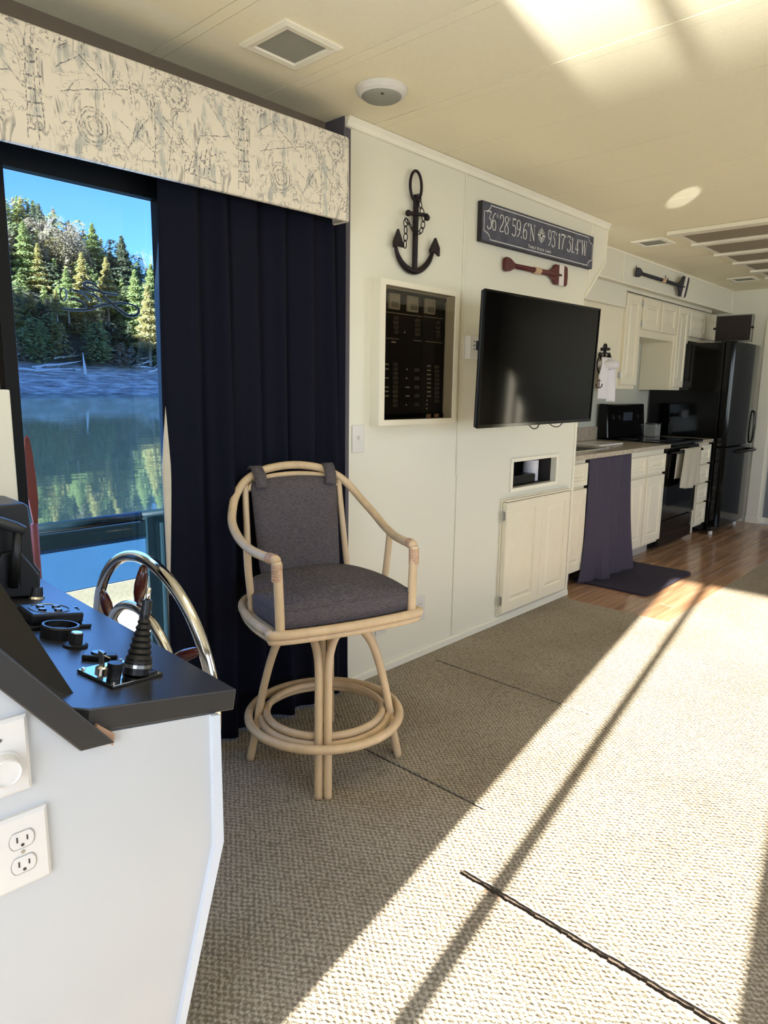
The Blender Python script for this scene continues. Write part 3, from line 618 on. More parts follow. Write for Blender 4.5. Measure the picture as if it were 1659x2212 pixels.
# oars ----------------------------------------------------------------------
def oar(name, label, m_body, L_, loc, rot, blade, m_band):
    t_ = thing(name, label, 'oar', loc, rot)
    hl = L_/2
    grip = [(-hl, -.010), (-hl+.004, -.028), (-hl+.02, -.034), (-hl+.05, -.030), (-hl+.085, -.014), (-hl+.10, -.011), (-hl+.10, .011), (-hl+.085, .014), (-hl+.05, .030), (-hl+.02, .034), (-hl+.004, .028), (-hl, .010)]
    obj('grip', MB().prism(grip, 1, -0.009, 0.009), m_body, t_, bevel=0.003)
    obj('shaft', MB().tube([(-hl+.09, 0, 0), (hl-0.16, 0, 0), (hl-0.07, -0.004, 0)], [0.012, 0.0145, 0.006], 10), m_body, t_, smooth=True)
    b0 = hl-0.205
    bl = [(b0, -.011), (b0+.045, -blade*0.55), (b0+.07, -blade), (hl-.02, -blade*1.02), (hl-.004, -blade*.85), (hl, 0), (hl-.004, blade*.85), (hl-.02, blade*1.02), (b0+.07, blade), (b0+.045, blade*.55), (b0, .011)]
    obj('blade', MB().prism(bl, 1, -0.006, 0.006), m_body, t_, bevel=0.002)
    b1 = hl-0.098
    obj('band', MB().box(b1, b1+0.052, -0.0075, 0.0068, -blade*1.03, blade*1.03), m_band, t_, bevel=0.001, label='white painted band')
    obj('wrap', MB().tube([(-0.035, 0, 0), (0.02, 0, 0)], 0.0175, 12), m_jute, t_, smooth=False)
    return t_
p1, p2 = aw(1090, 570), aw(1223, 598)
c = (p1+p2)/2; ang = math.atan2(p2.z-p1.z, p2.x-p1.x)
oar('decorative_oar', 'dark red decorative oar with white band hung below the sign', m_oar_red, 0.63, (c.x, 1.984, c.z), (0, -ang-0.0, 0), 0.052, m_oar_white)
ob = oar('decorative_oar', 'navy decorative oar with white band leaning above the galley cabinets', m_oar_navy, 0.98, (5.60, 2.235, 2.125), (R_(8), R_(0.3), R_(-1)), 0.078, m_oar_white)
for hx in (5.16, 5.72):
    hk = obj('hook', MB().tube([(hx, 2.269, 2.182), (hx, 2.269, 2.150), (hx, 2.262, 2.140), (hx, 2.250, 2.142), (hx, 2.247, 2.160)], 0.0035, 6), m_iron); tag(hk, 'small dark wall hook above the %s of the navy oar' % ('grip' if hx < 5.5 else 'blade'), 'hook')

# ================================================================== BREAKER PANEL
bp = T('breaker_panel', 'recessed electrical breaker panel behind smoked glass in a white box frame', 'panel', (2.33, 1.97, 1.4))
fx0, fx1, fz0, fz1, FY = 2.066, 2.585, 1.108, 1.690, 1.946
ox0, ox1, oz0, oz1 = 2.098, 2.560, 1.130, 1.668
fr = MB().box(fx0, fx1, FY, 2.0, fz0, oz0).box(fx0, fx1, FY, 2.0, oz1, fz1).box(fx0, ox0, FY, 2.0, oz0, oz1).box(ox1, fx1, FY, 2.0, oz0, oz1)
bp.part('frame', fr, m_white)
bp.part('glass_door', MB().box(ox0, ox1, FY+0.006, FY+0.010, oz0, oz1), m_smoke)
m_bpin = mat('recess_grey', srgb(150, 140, 120), 0.7, noise=0.06); m_bpb = mat('breaker_board_black', srgb(34, 32, 30), 0.4, noise=0.15)
bp.part('recess', MB().box(2.095, 2.665, 2.062, 2.07, 1.06, 1.74).box(2.647, 2.655, 2.031, 2.06, 1.06, 1.74).box(2.15, 2.645, 2.0, 2.06, 1.655, 1.665).box(2.15, 2.645, 2.0, 2.06, 1.120, 1.150), m_bpin)
def bq(x, y, Y=2.028): return at(820+x*0.14469, 600+y*0.14469, 1, Y)
bl, br = bq(80, 1500).x-0.03, bq(948, 1200).x
zt, zb = 1.654, 1.152
for a, b in ((bl, (bl+br)/2+0.052), ((bl+br)/2+0.056, br)):
    bp.part('board', MB().box(a, b, 2.030, 2.045, zb, zt), m_bpb, bevel=0.001)
for cx_, cy_ in ((200, 350), (478, 395), (735, 430)):
    q = bq(cx_, cy_); mt = bp.part('meter', MB().box(q.x-0.034, q.x+0.034, 2.016, 2.030, q.z-0.033, q.z+0.033), m_label, bevel=0.003)
    dq = MB().box(-0.022, 0.022, -0.0012, 0, -0.026, -0.002); o = obj('meter_scale', shift(dq, (q.x-2.33, 2.0155-1.97, q.z-1.4)), m_grille, mt); o.parent = mt
for x0_, x1_, y_ in ((90, 640, 545), (660, 945, 595), (90, 285, 908), (510, 630, 940), (685, 940, 962), (90, 640, 205)):
    a, b = bq(x0_, y_-12), bq(x1_, y_+12); bp.part('divider', MB().box(a.x, b.x, 2.027, 2.030, (a.z+b.z)/2-0.0012, (a.z+b.z)/2+0.0012), m_label)
def brk(cx_, ys, w_=0.022, wl=0.013):
    for y_ in ys:
        q = bq(cx_, y_); bp.part('breaker', MB().box(q.x-w_/2, q.x+w_/2, 2.018, 2.030, q.z-0.0075, q.z+0.0075).box(q.x-w_/5, q.x+w_/5, 2.010, 2.019, q.z-0.0035, q.z+0.0035), m_breaker, bevel=0.001)
m_breaker = mat('breaker_grey', srgb(92, 88, 80), 0.5, noise=0.2)
brk(232, [600, 670, 738, 808]); brk(556, [640, 705, 775, 842]); brk(858, [675, 742, 808, 870])
brk(222, [1292+i*68 for i in range(10)]); brk(545, [1375, 1505, 1635, 1762, 1893]); brk(842, [1330+i*64 for i in range(9)])
for cx_, ys in ((104, [1290, 1360, 1496, 1632, 1697, 1765]), (738, [1317, 1382, 1446, 1510, 1574, 1638, 1702, 1766]), (420, [1635, 1765]), (212, [960])):
    for y_ in ys:
        q = bq(cx_, y_); bp.part('label_strip', MB().box(q.x-0.013, q.x+0.013, 2.0275, 2.0300, q.z-0.0028, q.z+0.0028), m_label)
for cx_, y_ in ((410, 1368), (405, 1500), (400, 1896), (710, 1830), (708, 1892), (706, 1952), (376, 815)):
    q = bq(cx_, y_); bp.part('indicator', MB().lathe([(0.004, 0), (0.0035, 0.003)], (q.x, 2.030, q.z), (0, -1, 0), 8), m_label)
for cx_ in (560, 678):
    q = bq(cx_, 2052); bp.part('latch', MB().box(q.x-0.013, q.x+0.013, 1.958, 1.965, 1.131, 1.150), m_wood_raw, bevel=0.001)

# ================================================================== SWITCHES, OUTLETS, THERMOSTAT
def plate_y(name, label, cat, cx_, cz_, kind, Y=2.0, w2=0.035, h2=0.057):
    t_ = T(name, label, cat, (cx_, Y, cz_))
    t_.part('cover_plate', MB().box(cx_-w2, cx_+w2, Y-0.006, Y, cz_-h2, cz_+h2), m_plate, bevel=0.003)
    if kind == 'switch': t_.part('toggle', MB().box(cx_-0.005, cx_+0.005, Y-0.016, Y-0.005, cz_-0.002, cz_+0.012), m_plate, bevel=0.001)
    else:
        for s_ in (-1, 1):
            so = t_.part('socket', MB().box(cx_-0.016, cx_+0.016, Y-0.008, Y-0.005, cz_+s_*0.020-0.013, cz_+s_*0.020+0.013), m_plate, bevel=0.002)
            sl = obj('slot', shift(MB().box(-0.008, -0.006, -0.0086, -0.007, -0.004, 0.006).box(0.006, 0.008, -0.0086, -0.007, -0.003, 0.005), (0, 0, s_*0.020)), m_dark_slot, so)
plate_y('light_switch', 'white toggle switch plate on the wall beside the curtain', 'switch', 1.998, 1.054, 'switch')
plate_y('wall_outlet', 'white double outlet on the wall right of the bar stool', 'outlet', 2.420, 0.236, 'outlet', w2=0.037, h2=0.060)
q = at(821, 1360, 1, 2.0); plate_y('wall_outlet', 'small blank outlet low on the wall behind the stool arm', 'outlet', q.x, q.z, 'switch', w2=0.034, h2=0.022)
t = T('thermostat', 'white wall thermostat with dark screen beside the television', 'thermostat', (2.765, 1.99, 1.455))
t.part('body', MB().box(2.707, 2.822, 1.968, 2.0, 1.402, 1.510), m_plate, bevel=0.004)
t.part('screen', MB().box(2.755, 2.80, 1.9665, 1.968, 1.445, 1.488), mat('lcd_blue', srgb(50, 56, 78), 0.2, noise=0.1))
for dz in (0.0, 0.018, 0.036):
    for dx in (-0.012, 0.055): t.part('button', MB().box(2.753+dx-0.003, 2.753+dx+0.003, 1.966, 1.968, 1.446+dz, 1.452+dz), m_dark_slot)

# ================================================================== TELEVISION
tv = thing('television', 'large black flat television on a wall arm', 'television', (2.826, 1.639, 1.382), (R_(-1.8), R_(-0.5), R_(1.26)))
tv.rotation_euler = Euler((R_(1.8), R_(-0.5), R_(-1.26)))
obj('screen', MB().box(-0.472, 0.472, -0.0005, 0.004, -0.262, 0.268), m_screen, tv)
fr = MB().box(-0.48, 0.48, -0.004, 0.006, -0.276, -0.262).box(-0.48, 0.48, -0.004, 0.006, 0.268, 0.276).box(-0.48, -0.472, -0.004, 0.006, -0.262, 0.268).box(0.472, 0.48, -0.004, 0.006, -0.262, 0.268)
obj('bezel', fr, m_blackgloss, tv)
obj('back_case', MB().box(-0.478, 0.478, 0.006, 0.022, -0.274, 0.274).box(-0.30, 0.30, 0.022, 0.06, -0.22, 0.12), m_blackdull, tv, bevel=0.006)
obj('wall_arm', MB().box(-0.10, 0.10, 0.06, 0.075, -0.10, 0.10).prism([(-0.02, 0.075), (0.02, 0.075), (0.36, 0.33), (0.31, 0.33)], 2, -0.03, 0.03).box(0.26, 0.40, 0.33, 0.352, -0.10, 0.10), m_blackdull, tv, bevel=0.003)
for i, pp in enumerate(([(1140, 905), (1143, 918), (1152, 926), (1162, 922), (1166, 905)], [(1182, 905), (1190, 918), (1204, 922), (1214, 914), (1216, 900)])):
    cc = catmull([at(a, b, 1, 1.80) for a, b in pp], 6); TI = (Matrix.Translation(tv.location) @ tv.rotation_euler.to_matrix().to_4x4()).inverted(); cc = [TI @ q_ for q_ in cc]; obj('cable', MB().tube(cc, 0.0028, 6), m_blackdull, tv, smooth=True)

# ================================================================== WALL CABINET under the niche
wc = T('wall_cabinet', 'low white two door cabinet built into the wall below the niche', 'cabinet', (3.43, 1.98, 0.03))
wc.part('face_frame', MB().box(3.075, 3.80, 1.990, 1.9995, 0.040, 0.690), m_cab, bevel=0.002)
wc.part('ledge', MB().box(3.085, 3.785, 1.962, 1.990, 0.676, 0.684), m_cab, bevel=0.002)
for a, b in ((3.083, 3.435), (3.455, 3.775)):
    d_ = wc.part('door', MB().door(a, b, 0.060, 0.672, 1.970), m_cab)
    if a < 3.2:
        for z in (0.13, 0.60): wc.part('hinge', MB().box(a-0.014, a-0.001, 1.974, 1.988, z-0.025, z+0.025).tube([(a-0.002, 1.973, z-0.022), (a-0.002, 1.973, z+0.022)], 0.004, 8), m_steel)
wc.part('center_stile', MB().box(3.436, 3.454, 1.964, 1.990, 0.055, 0.674), m_cab, bevel=0.003)
t = T('black_receiver', 'black electronics box inside the wall niche', 'electronics', (3.36, 2.12, 0.739))
t.part('case', MB().box(3.20, 3.50, 2.05, 2.19, 0.739, 0.79), m_blackdull, bevel=0.004); t.part('front_plate', MB().box(3.205, 3.495, 2.046, 2.05, 0.743, 0.786), m_blackgloss)
t = T('paper_roll', 'white paper roll standing at the right end of the wall niche', 'roll', (3.565, 2.12, 0.739))
t.part('paper', MB().lathe([(0.016, 0), (0.045, 0), (0.045, 0.12), (0.016, 0.12)], (3.565, 2.12, 0.739), (0, 0, 1), 24, cap=False), m_towelw, smooth=False)

# ================================================================== GALLEY
def hinge(t_, x, y, z): t_.part('hinge', MB().box(x-0.016, x-0.002, y, y+0.016, z-0.022, z+0.022).tube([(x-0.004, y-0.002, z-0.02), (x-0.004, y-0.002, z+0.02)], 0.005, 8), m_steel)
UY = 2.352
u0 = T('filler_cabinet', 'plain white upper panel unit beside the first tall cabinet, holding the towel ring', 'cabinet', (4.5, 2.5, 1.29))
u0.part('body', MB().box(3.87, 5.175, UY+0.018, 2.648, 1.285, 2.015), m_cab, bevel=0.002)
u1 = T('upper_cabinet', 'narrow tall white upper cabinet left of the open galley niche', 'cabinet', (5.34, 2.5, 1.29))
u1.part('body', MB().box(5.177, 5.51, UY+0.018, 2.648, 1.285, 2.015), m_cab, bevel=0.002)
u1.part('door', MB().door(5.215, 5.49, 1.315, 2.002, UY), m_cab); hinge(u1, 5.215, UY, 1.93); hinge(u1, 5.215, UY, 1.39)
u2 = T('upper_cabinet', 'short white two door upper cabinet above the open galley niche', 'cabinet', (5.9, 2.5, 1.71))
u2.part('body', MB().box(5.512, 6.258, UY+0.018, 2.648, 1.700, 2.015), m_cab, bevel=0.002)
for a, b in ((5.535, 5.872), (5.912, 6.240)): u2.part('door', MB().door(a, b, 1.755, 1.998, UY), m_cab)
hinge(u2, 5.535, UY, 1.95); hinge(u2, 5.535, UY, 1.80)
u3 = T('upper_cabinet', 'narrow tall white upper cabinet between the open niche and the fridge', 'cabinet', (6.4, 2.5, 1.29))
u3.part('body', MB().box(6.26, 6.545, UY+0.018, 2.648, 1.285, 2.015), m_cab, bevel=0.002)
u3.part('door', MB().door(6.275, 6.535, 1.310, 2.000, UY), m_cab)
u4 = T('upper_cabinet', 'short white two door upper cabinet above the fridge', 'cabinet', (6.9, 2.5, 1.76))
u4.part('body', MB().box(6.547, 7.44, UY+0.018, 2.648, 1.73, 2.015), m_cab, bevel=0.002)
for a, b in ((6.570, 6.985), (7.005, 7.38)): u4.part('door', MB().door(a, b, 1.765, 1.992, UY), m_cab)
hinge(u4, 6.57, UY, 1.94); hinge(u4, 6.57, UY, 1.81)
BY = 2.040
b1_ = T('base_cabinet', 'white base cabinet with one drawer left of the dark cloth', 'cabinet', (4.0, 2.3, 0))
b1_.part('body', MB().box(3.87, 4.135, BY+0.018, 2.64, 0.09, 0.835).box(3.87, 4.15, 2.13, 2.64, 0.0, 0.09), m_cab, bevel=0.002)
b1_.part('drawer', MB().door(3.875, 4.125, 0.665, 0.81, BY), m_cab); b1_.part('door', MB().door(3.875, 4.125, 0.105, 0.645, BY), m_cab)
b2_ = T('base_cabinet', 'white base cabinet with two doors and two drawers left of the stove', 'cabinet', (5.1, 2.3, 0))
b2_.part('body', MB().box(4.76, 5.445, BY+0.018, 2.64, 0.09, 0.835), m_cab, bevel=0.002); b2_.part('toe_kick', MB().box(4.76, 5.445, 2.13, 2.64, 0.0, 0.09), mat('toe_kick_grey', srgb(170, 168, 158), 0.5, noise=0.03))
for a, b in ((4.79, 5.065), (5.095, 5.43)):
    b2_.part('drawer', MB().door(a, b, 0.655, 0.795, BY), m_cab); b2_.part('door', MB().door(a, b, 0.115, 0.635, BY), m_cab)
b3_ = T('base_cabinet', 'narrow stack of four white drawers between the stove and the fridge', 'cabinet', (6.35, 2.3, 0))
b3_.part('body', MB().box(6.215, 6.475, BY+0.018, 2.64, 0.09, 0.835).box(6.23, 6.475, 2.13, 2.64, 0, 0.09), m_cab, bevel=0.002)
for a, b in ((0.66, 0.82), (0.49, 0.645), (0.315, 0.475), (0.115, 0.30)): b3_.part('drawer', MB().door(6.225, 6.468, a, b, BY), m_cab)
m_tk = m_counter
ct = T('countertop', 'mottled beige stone countertop with a steel sink beside the television wall', 'countertop', (4.6, 2.3, 0.85))
ct.part('slab', wall_y(3.863, 5.452, 2.012, 2.65, 0.837, 0.867, ()) if False else MB().box(3.863, 4.20, 2.012, 2.65, 0.837, 0.867).box(4.68, 5.452, 2.012, 2.65, 0.837, 0.867).box(4.20, 4.68, 2.012, 2.16, 0.837, 0.867).box(4.20, 4.68, 2.53, 2.65, 0.837, 0.867), m_counter)
ct.part('backsplash', MB().box(3.863, 5.47, 2.632, 2.648, 0.867, 0.975), m_counter, bevel=0.002)
sk_ = [(4.20, 2.16), (4.68, 2.16), (4.68, 2.53), (4.20, 2.53)]
ct.part('sink_basin', MB().box(4.20, 4.68, 2.16, 2.53, 0.70, 0.705).box(4.20, 4.205, 2.16, 2.53, 0.70, 0.86).box(4.675, 4.68, 2.16, 2.53, 0.70, 0.86).box(4.2, 4.68, 2.16, 2.165, 0.70, 0.86).box(4.2, 4.68, 2.525, 2.53, 0.70, 0.86), m_steel)
rim = catmull([(4.22, 2.15, 0.868), (4.66, 2.15, 0.868), (4.69, 2.18, 0.868), (4.69, 2.51, 0.868), (4.66, 2.54, 0.868), (4.22, 2.54, 0.868), (4.19, 2.51, 0.868), (4.19, 2.18, 0.868)], 4, True)
ct.part('sink_rim', MB().tube(rim, 0.006, 6, closed=True), m_chrome, smooth=True)
ct2 = obj('countertop', MB().box(-0.135, 0.135, -0.31, 0.31, -0.015, 0.015), m_counter, bevel=0.003); ct2.location = (6.347, 2.332, 0.852)
tag(ct2, 'short stone countertop over the drawer stack beside the fridge', 'countertop')
t = T('cutting_board', 'pale rectangular board lying on the counter behind the sink edge', 'board', (4.95, 2.36, 0.869))
t.part('board', MB().box(4.70, 5.10, 2.24, 2.46, 0.868, 0.882), m_plate, bevel=0.004)
t = T('glass_jar', 'small clear square jar on the counter right of the stove', 'jar', (6.36, 2.52, 0.868))
t.part('glass', MB().box(6.30, 6.41, 2.47, 2.57, 0.868, 0.975), mat('jar_grey', srgb(150, 152, 146), 0.1, noise=0.15, nscale=40), bevel=0.006); t.part('lid', MB().box(6.295, 6.415, 2.465, 2.575, 0.975, 0.985), m_steel, bevel=0.003)
# dark cloth hanging over the appliance opening
def cloth(u, v_):
    x = 4.150+0.60*u+(-0.075*v_**2*(1-u)-0.02*v_**2*u); z = 0.836-0.82*v_
    y = 2.028 - 0.03*v_ + 0.012*math.sin(u*9+v_*2)*(0.4+v_) + 0.010*math.sin(u*23+1) + (0.05*v_**6 if u < .3 else 0)-0.04*v_**3
    return (x, y, z)
cl = obj('cloth_cover', shift(MB().grid(cloth, 60, 50), (-4.45, -2.0, -0.02)), m_plum, smooth=True, solid=0.003); cl.location = (4.45, 2.0, 0.02)
tag(cl, 'dark plum cloth hanging below the counter over the appliance gap', 'cloth')
fm = MB(); pp = [at(1229, 1250, 2, 0.0), at(1392, 1292, 2, 0.0), at(1481, 1238, 2, 0.0), at(1345, 1207, 2, 0.0)]
x0, x1, y0, y1 = 4.165, 4.96, 1.600, 2.125
rp = []
for cx_, cy_, a0 in ((x1-.04, y1-.04, 0), (x0+.04, y1-.04, 90), (x0+.04, y0+.04, 180), (x1-.04, y0+.04, 270)):
    rp += [(cx_+.04*math.cos(R_(a0+a)), cy_+.04*math.sin(R_(a0+a))) for a in (0, 30, 60, 90)]
fmat = obj('floor_mat', shift(MB().prism(rp, 2, 0.001, 0.014), (-4.56, -1.86, 0)), m_mat, bevel=0.004); fmat.location = (4.56, 1.86, 0); tag(fmat, 'dark purple cushioned mat on the wood floor before the counter', 'mat')
# stove
sv = T('stove', 'black electric range with glass cooktop and raised back panel', 'stove', (5.83, 2.35, 0))
sv.part('body', MB().box(5.455, 6.205, 2.085, 2.63, 0.02, 0.855), m_blackgloss, bevel=0.004)
sv.part('cooktop', MB().box(5.452, 6.208, 2.02, 2.60, 0.856, 0.876), m_blackgloss, bevel=0.005)
od = sv.part('oven_door', MB().box(5.462, 6.20, 2.045, 2.083, 0.25, 0.835), m_blackgloss, bevel=0.008)
sv.part('storage_drawer', MB().box(5.462, 6.20, 2.055, 2.083, 0.035, 0.242), m_blackgloss, bevel=0.006)
hd = obj('handle', shift(MB().tube([(5.50, 2.045, 0.795), (5.50, 2.005, 0.795), (5.53, 1.998, 0.795), (6.13, 1.998, 0.795), (6.16, 2.005, 0.795), (6.16, 2.045, 0.795)], 0.011, 10), (-5.83, -2.35, 0)), m_blackgloss, od, smooth=True)
obj('oven_window', shift(MB().box(5.56, 6.10, 2.0435, 2.046, 0.36, 0.68), (-5.83, -2.35, 0)), m_screen, od)
bk = sv.part('back_panel', MB().prism([(2.53, 0.876), (2.555, 1.16), (2.63, 1.165), (2.63, 0.876)], 0, 5.46, 6.20), m_blackgloss, bevel=0.01)
for i, xx in enumerate((5.53, 5.64, 6.02, 6.13)):
    obj('knob', shift(MB().lathe([(0.02, 0), (0.018, 0.02)], (xx, 2.545, 1.05), (0, -1, 0.08), 16), (-5.83, -2.35, 0)), m_blackdull, bk)
obj('clock_display', shift(MB().box(5.74, 5.92, 2.536, 2.541, 1.02, 1.09), (-5.83, -2.35, 0)), m_glass_dark, bk)
for i, (xx, yy) in enumerate(((5.65, 2.2), (6.02, 2.2), (5.65, 2.44), (6.02, 2.44))):
    sv.part('burner', MB().lathe([(0.09, 0), (0.09, 0.0008), (0.082, 0.0008)], (xx, yy, 0.8762), (0, 0, 1), 32), m_blackdull)
def towel2(side):
    def f(u, v_):
        x = 5.68+0.36*u+0.03*(v_)*(u-0.7); a = v_
        if side: return (x-0.05, 2.020+0.004*math.sin(u*14), 0.80-0.22*v_)
        return (x-0.035*v_, 1.980-0.012*v_+0.010*math.sin(u*15+v_*2)*v_, 0.812-0.30*v_-0.02*math.sin(u*PI)*v_)
    return f
t = T('dish_towel', 'grey towel folded over the stove handle', 'towel', (5.83, 1.99, 0.8))
t.part('front_fold', MB().grid(towel2(0), 30, 20), m_towel, smooth=True, solid=0.006); t.part('back_fold', MB().grid(towel2(1), 20, 10), m_towel, smooth=True, solid=0.005)
t.part('top_fold', MB().grid(lambda u, v_: (5.68+0.36*u, 2.0-0.020*math.cos(v_*PI), 0.806+0.012*math.sin(v_*PI)), 10, 8), m_towel, smooth=True, solid=0.005)
# fridge
fg = T('fridge', 'tall glossy black bottom freezer fridge at the end of the galley', 'fridge', (6.9, 2.3, 0))
fg.part('body', MB().box(6.500, 7.270, 2.01, 2.63, 0.03, 1.700), m_blackgloss, bevel=0.008)
def fdoor(z0, z1):
    pts = [(6.502, 2.005)]+[(6.502+0.035*(1-math.cos(R_(a))), 1.965-0.045*math.sin(R_(a))) for a in (0, 20, 40, 60, 80)]+[(6.60+0.07*k, 1.918-0.014*math.sin(PI*(k+0.3)/9.6)) for k in range(0, 9)]+[(7.268-0.035*(1-math.cos(R_(a))), 1.965-0.045*math.sin(R_(a))) for a in (80, 60, 40, 20, 0)]+[(7.268, 2.005)]
    return MB().prism(pts, 2, z0, z1)
d1 = fg.part('upper_door', fdoor(0.800, 1.705), m_blackgloss, bevel=0.006); d2 = fg.part('freezer_door', fdoor(0.075, 0.788), m_blackgloss, bevel=0.006)
obj('handle', shift(MB().tube(catmull([(7.17, 1.925, 0.815), (7.17, 1.900, 0.822), (7.17, 1.893, 0.95), (7.17, 1.900, 1.09), (7.17, 1.925, 1.10)], 5), 0.009, 8), (-6.9, -2.3, 0)), m_blackgloss, d1, smooth=True)
obj('handle', shift(MB().tube(catmull([(6.75, 1.92, 0.745), (6.80, 1.865, 0.745), (7.0, 1.858, 0.745), (7.20, 1.865, 0.745), (7.24, 1.925, 0.745)], 5), 0.013, 8), (-6.9, -2.3, 0)), m_blackgloss, d2, smooth=True)
fg.part('hinge_cap', MB().box(6.53, 6.62, 1.94, 2.06, 1.706, 1.722), m_blackdull, bevel=0.004)
for xx in (6.53, 7.22): fg.part('foot', MB().lathe([(0.018, 0.0), (0.018, 0.03)], (xx, 1.99, 0.0), (0, 0, 1), 12), m_plate)
fg.part('base_grille', MB().box(6.51, 7.26, 1.985, 2.01, 0.03, 0.07), m_blackdull)
bs = T('storage_box', 'dark brown speckled box with pale edge and black side knobs on top of the fridge', 'box', (6.85, 2.06, 1.724))
bs.part('frame', MB().box(6.84, 6.852, 1.905, 2.215, 1.724, 1.962), m_grille, bevel=0.001)
bs.part('front', MB().box(6.826, 6.841, 1.915, 2.205, 1.734, 1.952), m_speck, bevel=0.002); bs.part('back', MB().box(6.853, 6.90, 1.91, 2.21, 1.723, 1.955), m_blackdull)
for yy in (1.900, 2.220): bs.part('knob', MB().lathe([(0.009, -0.01), (0.012, 0), (0.009, 0.01)], (6.836, yy, 1.845), (0, 1, 0), 10), m_blackdull)
# towel ring
tr = T('towel_ring', 'dark bronze anchor shaped towel ring on the galley panel', 'hook', (4.87, 2.36, 1.52))
ty = 2.362; k3 = lambda x, y: at(1270+x*0.13864, 560+y*0.13864, 1, ty)
def tk(pts, r): tr.part('anchor_plate' if r > .012 else 'rope', MB().tube(pts, r, 8), m_iron, smooth=True)
q0, q1 = k3(272, 1385), k3(255, 1550); tr.part('shank', MB().tube([q0, q1], 0.009, 8), m_iron, smooth=True)
q = k3(275, 1362); tr.part('eye', MB().tube([(q.x+0.018*math.cos(a), ty, q.z+0.018*math.sin(a)) for a in [i*2*PI/16 for i in range(16)]], 0.006, 6, closed=True, up=(0, 1, 0)), m_iron, smooth=True)
tr.part('stock', MB().tube([k3(212, 1402), k3(330, 1400)], 0.011, 8), m_iron, smooth=True)
tr.part('arms', MB().tube(catmull([k3(195, 1495), k3(215, 1530), k3(258, 1552), k3(305, 1535), k3(330, 1500)], 5), 0.013, 8), m_iron, smooth=True)
for pp in ([(188, 1448), (168, 1510), (212, 1512)], [(335, 1455), (312, 1515), (352, 1518)]): tr.part('fluke', MB().prism([(k3(*k).x, k3(*k).z) for k in pp], 1, ty-0.006, ty+0.006), m_iron)
q = k3(222, 1640); RC = (q.x, q.z); tr.part('ring', MB().tube([(q.x+0.125*math.cos(a), ty-0.02, q.z+0.085*math.sin(a)) for a in [i*2*PI/28 for i in range(28)]], 0.005, 8, closed=True, up=(0, 1, 0)), m_iron, smooth=True)
hw = T('hand_towel', 'white hand towel with a small dark anchor hanging from the towel ring', 'towel', (4.87, 2.33, 1.37))
def ht(u, v_):
    z = RC[1]+0.05-0.30*v_; wd = 0.16+0.12*min(1, v_*2.2)
    return (RC[0]-0.005-wd/2+wd*u+0.01*v_, 2.322+0.015*math.sin(u*13+1)*(0.5+v_*0.6)-0.02*math.sin(min(1, v_*4)*PI/2), z-0.02*(u > .45)*v_)
hw.part('cloth', MB().grid(ht, 30, 24), m_towelw, smooth=True, solid=0.006)
hw.part('loop', MB().lathe([(0.02, -0.04), (0.075, -0.025), (0.085, 0.0), (0.07, 0.025), (0.02, 0.04)], (RC[0], 2.318, RC[1]-0.002), (0, 0, 1), 16), m_towelw, smooth=True)
k4 = lambda x, y: at(1270+x*0.13864, 560+y*0.13864, 1, 2.283)
em = MB().tube([k4(176, 1862), k4(174, 2000)], 0.003, 5).tube([k4(148, 1890), k4(200, 1890)], 0.003, 5).tube(catmull([k4(125, 1945), k4(140, 1985), k4(175, 2005), k4(208, 1985), k4(224, 1945)], 4), 0.004, 5)
hw.part('embroidered_anchor', em, mat('maroon_thread', srgb(70, 30, 34), 0.8, noise=0.1))

# ================================================================== BAR STOOL
ca = math.atan2(-0.951, -0.31)+PI/2        # local -Y... local +Y is chair front after rotation
st_ = thing('bar_stool', 'pale rattan swivel bar stool with dark grey tweed cushions and curved arms', 'stool', (1.49, 1.64, 0))
ff = Vector((-0.31, -0.951, 0)).normalized(); rr_ = Vector((-ff.y, ff.x, 0))
def CP(a, b, z): return rr_*a + ff*b + Vector((0, 0, z))
def cp(name, mb, m, **kw): return obj(name, mb, m, kw.pop('parent', st_), **kw)
hoopR = [(.233, .180, .762), (.253, .03, .760), (.263, -.07, .778), (.262, -.15, .812), (.245, -.205, .850), (.220, -.245, .893), (.180, -.270, .935), (.115, -.288, .967), (.05, -.292, .980)]
hp = [CP(-a, b, z) for a, b, z in hoopR]+[CP(0, -.293, .983)]+[CP(a, b, z) for a, b, z in reversed(hoopR)]
cp('arm_hoop', MB().tube(catmull(hp, 6), 0.0145, 12), m_rattan, smooth=True)
cp('back_rail', MB().tube(catmull([CP(-.17, -.272, .905), CP(-.12, -.280, .940), CP(0, -.284, .952), CP(.12, -.280, .940), CP(.17, -.272, .905)], 6), 0.010, 10), m_rattan, smooth=True)
for s_ in (-1, 1):
    cp('arm_post', MB().tube(catmull([CP(.233*s_, .180, .757), CP(.232*s_, .182, .74), CP(.228*s_, .183, .64), CP(.226*s_, .185, .530)], 4), 0.0145, 12), m_rattan, smooth=True)
    wr = MB()
    for k in range(6): wr.tube([CP(.233*s_, .181, .752-k*0.0085), CP(.2325*s_, .181, .745-k*0.0085)], 0.0168, 12)
    for k in range(4): wr.tube([CP((.234+.002*k)*s_, .170-k*0.009, .762), CP((.234+.002*k)*s_, .163-k*0.009, .762)], 0.0165, 12)
    cp('binding', wr, m_rattan_wrap, label='tan binding where the arm meets its post')
    cp('side_post', MB().tube(catmull([CP(.257*s_, -.02, .765), CP(.252*s_, -.025, .68), CP(.238*s_, -.03, .540)], 4), 0.012, 10), m_rattan, smooth=True)
    cp('back_post', MB().tube(catmull([CP(.178*s_, -.272, .925), CP(.180*s_, -.262, .85), CP(.185*s_, -.235, .70), CP(.19*s_, -.205, .545)], 5), 0.0115, 10), m_rattan, smooth=True)
